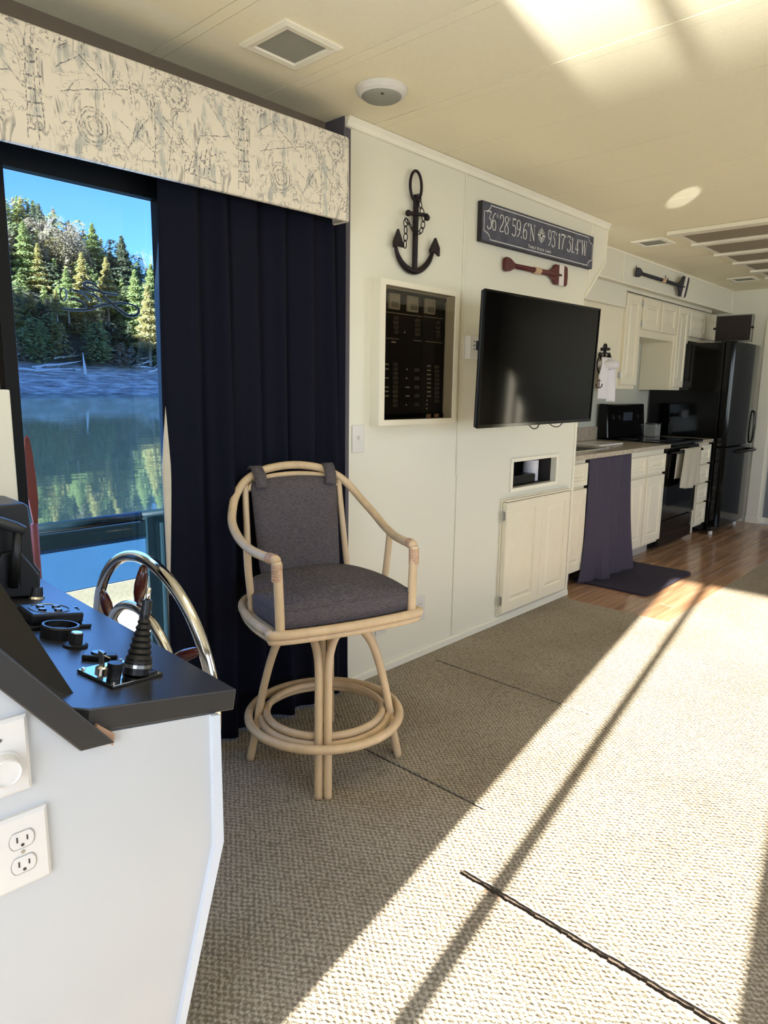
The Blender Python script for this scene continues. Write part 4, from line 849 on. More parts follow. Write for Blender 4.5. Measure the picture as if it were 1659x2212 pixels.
def dshape(k, n=10):
    pts = [(-.235, .195), (0, .215), (.235, .195), (.252, .15), (.262, .02), (.245, -.12), (.19, -.21), (.08, -.238), (-.08, -.238), (-.19, -.21), (-.245, -.12), (-.262, .02), (-.252, .15)]
    return catmull([(a*k, b*k, 0) for a, b in pts], 5, True)
ring = dshape(1.0)
cp('seat_frame', MB().tube([CP(p_.x, p_.y, .540) for p_ in ring], 0.0145, 10, closed=True).tube([CP(p_.x*.985, p_.y*.985, .518) for p_ in ring], 0.011, 8, closed=True), m_rattan, smooth=True)
sl = MB(); n_ = len(ring); vs = [CP(p_.x*.97, p_.y*.97, z) for z in (.528, .545) for p_ in ring]
sl.add(vs, [tuple(range(n_)), tuple(range(2*n_-1, n_-1, -1))]+[(i, (i+1) % n_, n_+(i+1) % n_, n_+i) for i in range(n_)])
cp('seat_board', sl, m_rattan)
def cushion(fnprof):
    mb = MB(); vs = []
    for k, z in fnprof: vs += [CP(p_.x*k, p_.y*k, z + (0.012*(1-(p_.x/.26)**2) if z > .58 else 0)) for p_ in dshape(0.94)]
    n = len(dshape(1.0)); fs = [tuple(range(n-1, -1, -1))]
    for j in range(len(fnprof)-1): fs += [(j*n+i, j*n+(i+1) % n, (j+1)*n+(i+1) % n, (j+1)*n+i) for i in range(n)]
    fs.append(tuple((len(fnprof)-1)*n+i for i in range(n))); return mb.add(vs, fs)
sc_ = cp('seat_cushion', cushion([(.93, .548), (.975, .550), (.99, .556), (1.0, .580), (.995, .600), (.97, .612), (.90, .619), (.7, .626), (.4, .630), (.1, .631)]), m_cushion, smooth=True)
pipe = [CP(p_.x*.94*.992, p_.y*.94*.992, .606+0.010*(1-(p_.x/.26)**2)) for p_ in ring]
obj('piping', MB().tube(pipe, 0.0035, 6, closed=True), m_cushion, sc_, smooth=True)
def backc():
    mb = MB(); nu, nv = 16, 20
    def side(y_off):
        out = []
        for j in range(nv+1):
            v_ = j/nv; z = .60+.335*v_; wd = .150+.012*v_; 
            for i in range(nu+1):
                u = -1+2*i/nu; e_ = (1-min(1, abs(u))**6)*(1-abs(2*v_-1)**8)
                b = -.205-.060*v_ + y_off*(0.3+0.7*e_); zz = z + (0.012*(1-u*u) if v_ > .9 else 0)
                out.append(CP(u*wd*(1-0.05*(abs(2*v_-1)**12)), b, zz))
        return out
    A, B = side(.026), side(-.014); n = (nu+1)*(nv+1); fs = []
    for j in range(nv):
        for i in range(nu):
            a = j*(nu+1)+i; fs.append((a, a+1, a+nu+2, a+nu+1)); fs.append((n+a, n+a+nu+1, n+a+nu+2, n+a+1))
    edge = [i for i in range(nu+1)]+[(j+1)*(nu+1)-1+0 for j in range(1, nv+1)]
    loop = list(range(nu+1))+[j*(nu+1)+nu for j in range(1, nv+1)]+[nv*(nu+1)+i for i in range(nu-1, -1, -1)]+[j*(nu+1) for j in range(nv-1, 0, -1)]
    for k in range(len(loop)): a, b = loop[k], loop[(k+1) % len(loop)]; fs.append((a, n+a, n+b, b))
    return mb.add(A+B, fs)
bc = cp('back_cushion', backc(), m_cushion, smooth=True)
for s_ in (-1, 1):
    sp_ = [CP(.13*s_, -.232, .915), CP(.133*s_, -.248, .958), CP(.138*s_, -.283, .985), CP(.138*s_, -.306, .965), CP(.136*s_, -.296, .92)]
    cc = catmull(sp_, 5); mb = MB(); vs = []
    for p_ in cc: vs += [p_-rr_*0.021, p_+rr_*0.021]
    mb.add(vs, [(2*i, 2*i+1, 2*i+3, 2*i+2) for i in range(len(cc)-1)])
    obj('strap', mb, m_cushion, bc, solid=0.005, smooth=True)
cp('swivel', MB().lathe([(0.085, .490), (0.085, .505), (0.11, .506), (0.11, .520)], (0, 0, 0), (0, 0, 1), 32), m_rattan)
foots = [Vector((-0.175, -0.185, 0)), Vector((0.185, -0.173, 0)), Vector((0.175, 0.180, 0)), Vector((-0.184, 0.173, 0))]
for fdir in foots:
    d = fdir.normalized(); tn = Vector((-d.y, d.x, 0)); lg = cp('leg', MB().tube(catmull([d*.255+tn*.0145, d*.235+tn*.0145+Vector((0, 0, .10)), d*.205+tn*.0145+Vector((0, 0, .26)), d*.165+tn*.016+Vector((0, 0, .40)), d*.125+tn*.032+Vector((0, 0, .468)), d*.095+tn*.062+Vector((0, 0, .497))], 6), 0.0135, 12).tube(catmull([d*.255-tn*.0145, d*.235-tn*.0145+Vector((0, 0, .10)), d*.205-tn*.0145+Vector((0, 0, .26)), d*.165-tn*.016+Vector((0, 0, .40)), d*.125-tn*.032+Vector((0, 0, .468)), d*.095-tn*.062+Vector((0, 0, .497))], 6), 0.0135, 12), m_rattan, smooth=True)
for nm, r, z in (('outer_foot_ring', .257, .163), ('inner_foot_ring', .196, .176), ('inner_foot_ring', .214, .156)):
    cp(nm, MB().tube([(r*math.cos(a), r*math.sin(a), z) for a in [i*2*PI/72 for i in range(72)]], 0.0145 if r > .25 else 0.0125, 10, closed=True), m_rattan, smooth=True)

# ================================================================== HELM CONSOLE
DL = R_(-2.3)
hc = thing('helm_console', 'white helm console with sloping black dashboard', 'console', (0, 0, 0), (0, 0, DL))
# console frame: local x = toward driver, local y = across the boat; built straight in these coordinates
C0 = Vector((0.30, 1.5, 0))
hc.location = Matrix.Rotation(DL, 3, 'Z') @ C0
def hp_(name, mb, m, parent=None, **kw): return obj(name, shift(mb, -C0), m, parent or hc, **kw)
prof = [(-0.25, 0.0), (0.470, 0.0), (0.502, 0.12), (0.589, 0.447), (0.592, 0.692), (0.385, 0.728), (0.335, 0.76), (0.20, 0.95), (-0.25, 0.97)]
hp_('body', MB().prism(prof, 1, 1.002, 2.02), m_console)
tr_ = [(0.458, 0.0), (0.489, 0.12), (0.575, 0.447), (0.578, 0.695), (0.594, 0.692), (0.594, 0.447), (0.504, 0.12), (0.472, 0.0)]
hp_('edge_trim', MB().prism(tr_, 1, 0.992, 1.004), mat('console_edge_white', srgb(204, 212, 222), 0.35, noise=0.01))
# dashboard slab, 10.5 deg slope
SL = R_(10.52); P0 = Vector((0.633, 1.0, 0.725)); ES = Vector((math.cos(SL), 0, -math.sin(SL))); EN = Vector((math.sin(SL), 0, math.cos(SL)))
def DP(s_, v_, h=0.0): return P0 + ES*s_ + Vector((0, v_, 0)) + EN*h
def dbox(mb, s0, s1, v0, v1, h0, h1):
    vs = [DP(a, b, c) for c in (h0, h1) for a, b in ((s0, v0), (s1, v0), (s1, v1), (s0, v1))]
    return mb.add(vs, [(0, 3, 2, 1), (4, 5, 6, 7), (0, 1, 5, 4), (1, 2, 6, 5), (2, 3, 7, 6), (3, 0, 4, 7)])
mb = MB(); poly = [(-0.262, 0.0), (0.0, 0.0), (0.0, 1.04), (-0.40, 1.04), (-0.40, 0.10), (-0.262, 0.0)][:5]
vs = [DP(a, b, h) for h in (-0.038, 0) for a, b in poly]; n = len(poly)
mb.add(vs, [tuple(range(n-1, -1, -1)), tuple(range(n, 2*n))]+[(i, (i+1) % n, n+(i+1) % n, n+i) for i in range(n)])
hp_('dashboard', mb, m_black, bevel=0.002)
def V_(px, py, vv):  # pixel -> console frame point at local y = vv
    d = CF + CR*((px-829.5)/FPX) - CU*((py-1106)/FPX); Rm = Matrix.Rotation(-DL, 3, 'Z'); d = Rm @ d; c = Vector((0, 0, H)); t_ = (vv-c.y)/d.y; return c+d*t_
a1, a2, b1, b2 = V_(175, 1624, .985), V_(249, 1605, .985), V_(0, 1401, .985), V_(0, 1492, .985)
up = (b1-a2)*0.55
pts = [(a1.x, a1.z), (a2.x, a2.z), (b1.x+up.x, b1.z+up.z), (b2.x+up.x, b2.z+up.z)]
hp_('fairing', MB().prism(pts, 1, 0.985, 1.05), m_black, bevel=0.002)
# triangular cheek panel rising behind the fairing edge, leaning back
q = [V_(180, 1532, 1.06), V_(174, 1519, 1.07), V_(0, 1256, 1.16), V_(-60, 1165, 1.18), V_(-60, 1385, 1.06), V_(0, 1425, 1.06), V_(165, 1545, 1.055)]
mb = MB(); off = Vector((-0.006, 0.016, -0.006)); n = len(q); mb.add(q+[k+off for k in q], [tuple(range(n)), tuple(range(2*n-1, n-1, -1))]+[(i, n+i, n+(i+1) % n, (i+1) % n) for i in range(n)])
hp_('cheek_panel', mb, m_blackdull, bevel=0.002)
q = [V_(212, 1566, .992), V_(243, 1588, .992)]
hp_('filler_strip', MB().prism([(q[0].x, q[0].z), (q[1].x+.004, q[1].z), (q[1].x, q[1].z-.018), (q[0].x-.01, q[0].z-.010)], 1, 0.992, 1.02), m_wood_raw)

# --- instruments on the dash (each a thing, in console frame)
RM = Matrix.Rotation(DL, 4, 'Z')
class TD:
    def __init__(s, name, label, cat, s_, v_, h=0.0):
        o = DP(s_, v_, h); s.o = o; s.e = thing(name, label, cat, RM @ o, (0, 0, DL))
    def part(s, name, mb, m, parent=None, **kw): return obj(name, shift(mb, -s.o), m, parent or s.e, **kw)
t = TD('switch_panel', 'black panel box with four round buttons on the dashboard', 'control', -0.125, 0.53)
mb = MB(); t.part('base', dbox(mb, -0.205, -0.075, 0.450, 0.535, 0.0005, 0.008), m_blackdull, bevel=0.002)
t.part('housing', dbox(MB(), -0.195, -0.088, 0.465, 0.556, 0.008, 0.030), m_blackdull, bevel=0.004)
for k in range(4):
    a = k*PI/2+0.6; t.part('button', MB().lathe([(0.0085, 0), (0.0075, 0.004)], DP(-0.145+0.022*math.cos(a), 0.512+0.022*math.sin(a), 0.030), EN, 14), m_blackgloss)
t.part('button_ring', MB().tube([DP(-0.145+0.040*math.cos(a), 0.512+0.040*math.sin(a), 0.0305) for a in [i*2*PI/30 for i in range(30)]], 0.0012, 5, closed=True), m_steel)
for a, b, lb in ((-0.052, 0.615, 'small black rocker button on the dashboard nearest its wheel side'), (-0.085, 0.605, 'tiny dark rocker button beside the four button panel')):
    t = TD('rocker_switch', lb, 'switch', a, b); t.part('bezel', dbox(MB(), a-0.012, a+0.012, b-0.009, b+0.009, 0.0005, 0.004), m_blackdull, bevel=0.001); t.part('rocker', dbox(MB(), a-0.009, a+0.009, b-0.006, b+0.006, 0.004, 0.007), m_blackgloss, bevel=0.001)
t = TD('round_gauge', 'round black dashboard gauge with raised rim', 'gauge', -0.160, 0.400)
gc = DP(-0.160, 0.402, 0.0005); t.part('rim', MB().lathe([(0.036, 0), (0.037, 0.020), (0.035, 0.024), (0.031, 0.024), (0.031, 0.014)], gc, EN, 36, cap=False), m_blackdull, smooth=False)
di = t.part('dial', MB().lathe([(0.031, 0.012), (0.031, 0.0145)], gc, EN, 30), m_blackgloss)
t.part('display', dbox(MB(), -0.172, -0.148, 0.392, 0.410, 0.0155, 0.0165), m_glass_dark)
for dx in (-0.135, -0.14): t.part('button', MB().lathe([(0.002, 0), (0.002, 0.002)], DP(dx+0.0, 0.425 if dx > -0.138 else 0.39, 0.015), EN, 8), m_steel)
t = TD('dimmer_knob', 'black dashboard knob with bright top in front of the gauge', 'knob', -0.158, 0.325)
kc = DP(-0.158, 0.325, 0.0005); t.part('flange', MB().lathe([(0.023, 0), (0.023, 0.004), (0.018, 0.006)], kc, EN, 24), m_blackdull); t.part('knob', MB().lathe([(0.0125, 0.006), (0.0115, 0.026)], kc, EN, 24), m_blackdull); t.part('cap', MB().lathe([(0.0108, 0.026), (0.0100, 0.028)], kc, EN, 24), m_steel, label='bright metal cap')
t = TD('jog_pad', 'small black diamond shaped pad lying behind the ignition plate', 'control', -0.148, 0.236)
t.part('body', MB().add([DP(-0.148+a, 0.236+b, h) for h in (0.0005, 0.010) for a, b in ((-0.034, 0.0), (-0.020, 0.024), (0.006, 0.022), (0.030, 0.0), (0.026, -0.020), (-0.012, -0.014))], [(5, 4, 3, 2, 1, 0), (6, 7, 8, 9, 10, 11)]+[(i, (i+1) % 6, 6+(i+1) % 6, 6+i) for i in range(6)]), m_blackdull, bevel=0.002)
t.part('pad', MB().lathe([(0.014, 0.010), (0.012, 0.013)], DP(-0.15, 0.238, 0), EN, 16), m_blackgloss)
t = TD('shift_plate', 'glossy black control plate with ignition key and rubber booted lever', 'control', -0.150, 0.138)
plc = [(-0.215, 0.172), (-0.122, 0.205), (-0.086, 0.108), (-0.196, 0.070)]
mb = MB(); mb.add([DP(a, b, h) for h in (0.0005, 0.006) for a, b in plc], [(3, 2, 1, 0), (4, 5, 6, 7)]+[(i, (i+1) % 4, 4+(i+1) % 4, 4+i) for i in range(4)])
t.part('plate', mb, mat('plate_gloss_black', srgb(10, 10, 12), 0.04, spec=0.9, coat=1.0, noise=0.05), bevel=0.001)
for a, b in ((-0.206, 0.168), (-0.126, 0.196), (-0.096, 0.108), (-0.190, 0.080)): t.part('screw', MB().lathe([(0.0035, 0.006), (0.003, 0.009)], DP(a, b), EN, 10), m_chrome)
bc_ = DP(-0.132, 0.118, 0); prof_ = [(0.023, 0.006), (0.023, 0.022), (0.0235, 0.023), (0.0235, 0.028), (0.022, 0.030)]
for k in range(7):
    r = 0.0225-0.0018*k; prof_ += [(r, 0.034+k*0.0105), (r-0.004, 0.040+k*0.0105)]
prof_ += [(0.009, 0.110), (0.009, 0.136)]
bdir = (EN+Vector((0.07, 0.10, 0))).normalized()
t.part('boot', MB().lathe(prof_, bc_, bdir, 24), m_blackdull)
t.part('boot_ring', MB().lathe([(0.0245, 0.018), (0.0245, 0.024)], bc_, bdir, 24), m_steel)
t.part('lever_rod', MB().tube([bc_+bdir*0.13, bc_+bdir*0.158], 0.0045, 8), m_chrome, smooth=True)
kc = DP(-0.180, 0.150, 0.006); ky = t.part('ignition_switch', MB().lathe([(0.012, 0), (0.012, 0.006), (0.008, 0.010)], kc, EN, 18), m_chrome)
t.part('key', MB().box(kc.x-0.0015, kc.x+0.0015, kc.y-0.010, kc.y+0.010, kc.z+0.010, kc.z+0.036), m_steel, bevel=0.001)
t.part('key_tag', MB().tube([kc+Vector((0, 0, .03)), kc+Vector((.012, -.006, .022)), kc+Vector((.014, -.010, .004))], 0.0012, 5).box(kc.x+.008, kc.x+.020, kc.y-.016, kc.y-.013, kc.z-.002, kc.z+.016), m_steel)
t.part('cap_knob', MB().lathe([(0.0115, 0.006), (0.0115, 0.022), (0.013, 0.023), (0.013, 0.032), (0.012, 0.033)], DP(-0.178, 0.108), EN, 20), m_blackdull)
# throttle binnacle at the far end
t = TD('throttle_control', 'black engine throttle box with T shaped lever at the far end of the dashboard', 'control', -0.17, 0.80)
mb = MB(); mb.prism([(0.36, 0.765), (0.56, 0.74), (0.565, 0.80), (0.552, 0.825), (0.548, 0.965), (0.54, 0.975), (0.36, 0.975)], 1, 1.76, 1.92)
t.part('housing', mb, m_blackdull, bevel=0.006)
t.part('front_cover', MB().prism([(0.44, 0.76), (0.553, 0.748), (0.553, 0.80), (0.515, 0.865), (0.475, 0.865), (0.44, 0.80)], 1, 1.735, 1.76), m_blackdull, bevel=0.004)
t.part('lever_shaft', MB().tube([V_(32, 1268, 1.72), V_(34, 1215, 1.715), V_(38, 1148, 1.70)], [0.013, 0.011, 0.010], 10), m_blackdull, smooth=True)
t.part('lever_grip', MB().tube([V_(-30, 1122, 1.70), V_(0, 1128, 1.70), V_(30, 1138, 1.70), V_(52, 1146, 1.70)], [0.014, 0.016, 0.017, 0.013], 12, flat=0.8), mat('grip_grey', srgb(52, 52, 50), 0.5, noise=0.1), smooth=True)
rc_ = V_(76, 1292, 1.74); t.part('chrome_ring', MB().lathe([(0.019, 0), (0.021, 0.004), (0.018, 0.009)], (rc_.x, rc_.y, rc_.z-0.003), EN, 20), m_chrome); t.part('stud', MB().lathe([(0.017, 0.008), (0.013, 0.032)], (rc_.x, rc_.y, rc_.z-0.003), EN, 18), m_blackdull)

# steering wheel
wt, wy = 0.04, 0.03
WC = Vector((0.72, 1.518, 0.578))
sw = thing('steering_wheel', 'stainless ship style steering wheel with varnished wood spoke grips', 'wheel', RM @ WC, (0, 0, DL))
wn_ = Vector((math.cos(wy)*math.cos(wt), math.sin(wy), math.sin(wt))); wv = Vector((-math.sin(wy), math.cos(wy), 0)); wb = Vector((-math.sin(wt), 0, math.cos(wt)))
def WP(r, a, d=0): return (wv*math.cos(a)+wb*math.sin(a))*r + wn_*d
obj('rim', MB().tube([WP(.28, a) for a in [i*2*PI/96 for i in range(96)]], 0.0135, 14, closed=True), m_chrome, sw, smooth=True)
obj('inner_ring', MB().tube([WP(.165, a, -0.025) for a in [i*2*PI/72 for i in range(72)]], 0.0115, 12, closed=True), m_chrome, sw, smooth=True)
obj('hub', MB().lathe([(0.045, -0.05), (0.045, -0.02), (0.03, -0.005), (0.01, 0.0)], (0, 0, 0), wn_, 24), m_chrome, sw, smooth=True)
obj('shaft', MB().tube([wn_*-0.05, wn_*-0.125], 0.018, 12), m_steel, sw, smooth=True)
for k in range(6):
    a = R_(34+60*k); d = (WP(1, a)).normalized()
    p_in, p_out = WP(.165, a, -.025), WP(.28, a); ax = (p_out-p_in); Ln = ax.length; ax.normalize()
    obj('spoke', MB().tube([WP(.03, a, -.03), p_out], 0.0055, 8), m_chrome, sw, smooth=True)
    pr_ = [(0.004, .012), (.0085, .016), (.0125, .035), (.0135, .055), (.011, .080), (.008, .097), (.004, .101)]
    obj('grip', MB().lathe([(r*1.1, h*Ln/.115) for r, h in pr_], p_in, ax, 16), m_redwood, sw, smooth=True)

# outlets and dimmer on the console side
def plate_c(name, label, cat, cx_, cz_, kind):
    Y = 1.0; o = Vector((cx_, Y, cz_)); e = thing(name, label, cat, RM @ o, (0, 0, DL))
    def pt(n, mb, m, parent=None, **kw): return obj(n, mb, m, parent or e, **kw)
    wl_ = 0.105 if kind == 'outlet' else 0.10
    R = [(0, 0.002, 0), (0, -0.0035, 0.0), (0, -0.007, 0.0045)]
    vs = []
    for _, y, i in R: vs += [(-wl_+i, y, -0.057+i), (0.037-i, y, -0.057+i), (0.037-i, y, 0.057-i), (-wl_+i, y, 0.057-i)]
    mb = MB().add(vs, [(3, 2, 1, 0), (8, 9, 10, 11)]+[(k*4+q, k*4+(q+1) % 4, k*4+4+(q+1) % 4, k*4+4+q) for k in range(2) for q in range(4)])
    pt('cover_plate', mb, m_plate)
    if kind == 'outlet':
        for s_ in (-1, 1):
            c = [(0.0, s_*0.0195)]; pts = []
            for k in range(24):
                a = 2*PI*k/24; x = 0.0165*math.cos(a); z = 0.0165*math.sin(a); z = max(-0.0125, min(0.0125, z)); pts.append((x, z+s_*0.0195))
            so = pt('socket', MB().prism(pts, 1, -0.0085, -0.006), m_plate, bevel=0.0008)
            pt('socket_rim', MB().tube([(x*1.06, -0.0072, (z-s_*0.0195)*1.08+s_*0.0195) for x, z in pts], 0.0007, 4, closed=True), m_soft_slot, so)
            pt('slot', MB().box(-0.0078, -0.0058, -0.0090, -0.0082, s_*0.0195-0.002, s_*0.0195+0.0065).box(0.0058, 0.0078, -0.0090, -0.0082, s_*0.0195-0.002, s_*0.0195+0.0055).lathe([(0.0025, 0), (0.0025, 0.0006)], (0, -0.0084, s_*0.0195-0.0075), (0, -1, 0), 8), m_dark_slot, so)
        pt('screw', MB().lathe([(0.003, 0), (0.0025, 0.0012)], (0, -0.007, 0), (0, -1, 0), 10), m_steel)
    else:
        pt('dimmer_base', MB().lathe([(0.026, 0), (0.025, 0.004)], (-0.0, -0.006, -0.012), (0, -1, 0), 32), m_plate)
        pt('dimmer_knob', MB().lathe([(0.0225, 0.002), (0.0205, 0.020), (0.0185, 0.022), (0.017, 0.019)], (-0.0, -0.006, -0.012), (0, -1, 0), 36), m_plate)
        pt('screw', MB().lathe([(0.003, 0), (0.0025, 0.0012)], (0.0, -0.007, 0.030), (0, -1, 0), 10), m_steel)
plate_c('console_dimmer', 'white round dimmer knob on a plate high on the console side', 'switch', 0.249, 0.741, 'dimmer')
plate_c('console_outlet', 'white double outlet plate on the console side below the dimmer', 'outlet', 0.266, 0.592, 'outlet')
# move both plates so that their right edges sit at the measured place is done through cx above

# ================================================================== OUTSIDE
WZ = -0.35
def water_mat():
    M = NT('lake_water'); M.b.inputs['Base Color'].default_value = srgb(44, 66, 56); M.b.inputs['Roughness'].default_value = 0.4
    n1 = M.n('TexNoise', i_Scale=1.0, i_Detail=3.0); M.l(M.coord(scale=(0.25, 0.9, 1)), n1.inputs[0])
    b = M.n('Bump'); b.inputs['Strength'].default_value = 0.05; b.inputs['Distance'].default_value = 0.1; M.l(n1.outputs[0], b.inputs['Height'])
    g = M.n('BsdfGlossy'); g.inputs[0].default_value = (0.80, 0.90, 0.86, 1); g.inputs['Roughness'].default_value = 0.03; M.l(b.outputs[0], g.inputs['Normal']); M.l(b.outputs[0], M.b.inputs['Normal'])
    lw = M.n('LayerWeight'); lw.inputs[0].default_value = 0.35; M.l(b.outputs[0], lw.inputs['Normal'])
    mx = M.n('MixShader'); M.l(M.math('MULTIPLY', lw.outputs['Facing'], 0.80), mx.inputs[0]); M.l(M.b.outputs[0], mx.inputs[1]); M.l(g.outputs[0], mx.inputs[2]); M.l(mx.outputs[0], M.out.inputs[0]); return M.m
wa = obj('lake', MB().box(-300, 500, 2.9, 400, WZ-2, WZ), water_mat()); wa['kind'] = 'structure'
wf_ = obj('lake_front', MB().box(-300, -5.9, -200, 2.9, WZ-2, WZ), bpy.data.materials['lake_water']); wf_['kind'] = 'structure'
struct('deck_side', MB().box(-4.0, 9.0, 2.18, 2.85, -0.28, -0.12), m_bed)
struct('deck_front', MB().box(-4.0, -0.98, -2.1, 2.18, -0.28, -0.02), m_bed)
struct('roof', MB().box(-1.2, 7.8, -2.3, 2.3, HC+0.081, HC+0.16), m_white)
t = T('glint_blocker', 'unseen white panel added on the front deck to cut off the water glint', 'railing', (-3.0, 0, -0.02)); t.part('panel', MB().box(-3.03, -3.0, -2.0, 2.0, -0.02, 0.50), m_white)  # out of view, added so the glint patch ends sharply on the ceiling
rl = T('deck_railing', 'dark tubular deck railing with blue panel outside the window', 'railing', (1.6, 3.0, -0.2))
for a, b in ((-1.5, 0.95), (0.955, 1.45), (1.455, 4.0)): rl.part('top_rail', MB().tube([(a, 2.80, 0.692), (b, 2.80, 0.692)], 0.022, 12), m_rail, smooth=True)
rl.part('lower_bar', MB().box(-1.5, 4.0, 2.785, 2.815, 0.607, 0.668), m_rail, bevel=0.003)
for xx in (-1.0, 1.515, 3.6): rl.part('post', MB().box(xx-0.045, xx+0.045, 2.77, 2.83, -0.12, 0.69).tube([(xx+0.02, 2.755, -0.12), (xx+0.02, 2.755, 0.66)], 0.014, 10), m_rail)
rl.part('panel', MB().box(-0.95, 1.47, 2.795, 2.805, 0.42, 0.607), m_panelblue)
rl.part('toe_board', MB().box(-0.95, 1.47, 2.79, 2.81, 0.33, 0.415), m_bed); rl.part('lower_rail', MB().box(-0.95, 1.47, 2.785, 2.815, 0.16, 0.328), m_white)
rl.part('panel', MB().box(1.56, 3.55, 2.795, 2.805, 0.10, 0.50), m_panelblue)
def pq(x, y): return at(x*0.3616, 900+y*0.3616, 1, 2.24)
pd = T('kayak_paddle', 'orange red paddle blade standing outside at the left window edge', 'paddle', pq(180, 400))
bl_ = [(158, 110), (175, 130), (195, 230), (215, 370), (228, 500), (226, 650), (205, 660), (165, 480), (148, 320), (145, 200), (147, 130)]
pd.part('blade', MB().prism([(pq(*k).x, pq(*k).z) for k in bl_], 1, 2.236, 2.246), m_paddle, bevel=0.002)
pd.part('shaft', MB().tube([pq(205, 640), Vector((pq(212, 900).x, 2.241, -0.118))], 0.012, 8), m_paddle, smooth=True)
pd.part('clip', MB().tube(catmull([pq(70, 215), pq(100, 208), pq(140, 235)], 4), 0.004, 6), m_blackdull, smooth=True)
# far bank ----------------------------------------------------------------
from mathutils import noise as mn
def ridge(x): return max(7.0, min(33.0, 36.0-0.34*(x-52))) if x > 30 else 33.0
def ht_(x, y):
    d = y-120
    if d < 0: return WZ-0.5+d*0.1
    bank = WZ+min(d, 14)*0.36+mn.noise(Vector((x*.12, y*.12, 0)))*0.35*min(1, d)
    if d > 12: k = min(1, (d-12)/30); bank += (ridge(x)-5.0)*(k*k*(3-2*k)) + mn.noise(Vector((x*.05, y*.05, 3)))*1.5*k
    return bank
def hill_mat():
    M = NT('bank_ground'); M.b.inputs['Roughness'].default_value = 0.95
    c = M.coord(); sp = M.n('SeparateXYZ'); M.l(c, sp.inputs[0])
    nz = M.n('TexNoise', i_Scale=0.9, i_Detail=8.0, i_Roughness=0.7); M.l(M.coord(scale=(0.35, 1, 2.5)), nz.inputs[0])
    rock = M.ramp(nz.outputs[0], [(0.35, srgb(130, 122, 112)), (0.5, srgb(190, 180, 166)), (0.60, srgb(244, 232, 214))])
    wood = M.ramp(nz.outputs[0], [(0.3, srgb(50, 52, 44)), (0.7, srgb(96, 90, 74))])
    k = M.ramp(M.math('MULTIPLY', sp.outputs[2], 0.1), [(0.40, (0, 0, 0, 1)), (0.55, (1, 1, 1, 1))])
    M.l(M.mixc(k, rock, wood), M.b.inputs['Base Color']); M.bump(nz.outputs[0], 0.8, 0.4); return M.m
struct('hillside', MB().grid(lambda u, v_: (-60+260*u, 118+130*v_, ht_(-60+260*u, 118+130*v_)), 180, 110), hill_mat(), smooth=True)
struct('hill_left', MB().grid(lambda u, v_: (-260+220*u, 55+160*v_, -2+58*math.sin(min(1, (1-abs(2*u-1))*6)*PI/2)*min(1, v_*9)+3*mn.noise(Vector((u*9, v_*8, 1)))), 40, 40), mat('left_hill_brown', srgb(90, 84, 66), 0.95, noise=0.2, nscale=0.3))
def leaf_mat(name, a, b):
    M = NT(name); M.b.inputs['Roughness'].default_value = 0.8; M.b.inputs['Specular IOR Level'].default_value = 0.2
    nz = M.n('TexNoise', i_Scale=1.3, i_Detail=3.0); M.l(M.coord(), nz.inputs[0]); cc = M.ramp(nz.outputs[0], [(0.35, a), (0.65, b)]); M.l(cc, M.b.inputs['Base Color']); tl = M.n('BsdfTranslucent'); M.l(cc, tl.inputs[0]); mx = M.n('MixShader'); mx.inputs[0].default_value = 0.42; M.l(M.b.outputs[0], mx.inputs[1]); M.l(tl.outputs[0], mx.inputs[2]); M.l(mx.outputs[0], M.out.inputs[0]); return M.m
m_g1 = leaf_mat('cedar_green', srgb(138, 154, 100), srgb(186, 192, 134)); m_g2 = leaf_mat('cedar_olive', srgb(166, 158, 104), srgb(212, 198, 142)); m_g3 = leaf_mat('cedar_dark', srgb(96, 106, 88), srgb(134, 138, 112))
m_twig = leaf_mat('twig_tan', srgb(150, 138, 118), srgb(194, 182, 160))
def crown(mb, hgt, rad, n, rg, o=(0, 0, 0), sz=0.42, low=0.1, kind='cone'):
    for _ in range(n):
        if kind == 'cone':
            v_ = rg.random()**0.75; z = hgt*(low+(1-low)*(1-v_)) if False else hgt*(1-(1-low)*v_)
            lay = 0.72+0.28*math.sin(z*5.2)
            r = rad*v_*lay*math.sqrt(0.35+0.65*rg.random())
        else:
            ph = math.acos(1-2*rg.random()); rr0 = rad*(0.55+0.45*rg.random()); z = hgt*0.62+0.38*hgt*math.cos(ph); r = rr0*math.sin(ph)
        a = rg.random()*2*PI; c = Vector((o[0]+r*math.cos(a), o[1]+r*math.sin(a), o[2]+z))
        d = Vector((math.cos(a), math.sin(a), rg.uniform(-.6, .25))).normalized(); t_ = Vector((-math.sin(a), math.cos(a), rg.uniform(-.5, .5))).normalized()
        s_ = sz*rg.uniform(0.6, 1.4)
        mb.add([c-d*s_*.5, c+t_*s_*.35+Vector((0, 0, rg.uniform(-.1, .1))), c+d*s_*.8, c-t_*s_*.35], [(0, 1, 2, 3)])
    return mb
rg = random.Random(3)
protoC = []
for i, (mt_, rad) in enumerate(((m_g1, 3.6), (m_g2, 3.1), (m_g3, 3.2), (m_twig, 3.4))):
    mb = crown(MB(), 10, rad, 5200 if i < 3 else 3600, rg, kind='cone' if i < 3 else 'round', sz=0.40 if i < 3 else 0.28); me = bpy.data.meshes.new('crown'); me.from_pydata(mb.v, [], mb.f); me.materials.append(mt_)
    tb = MB().tube([(0, 0, -1.5), (0, 0, 4), (0.1, 0, 9)], [0.22, 0.16, 0.05], 6); mt2 = bpy.data.meshes.new('trunk'); mt2.from_pydata(tb.v, [], tb.f); mt2.materials.append(m_bark); protoC.append((me, mt2))
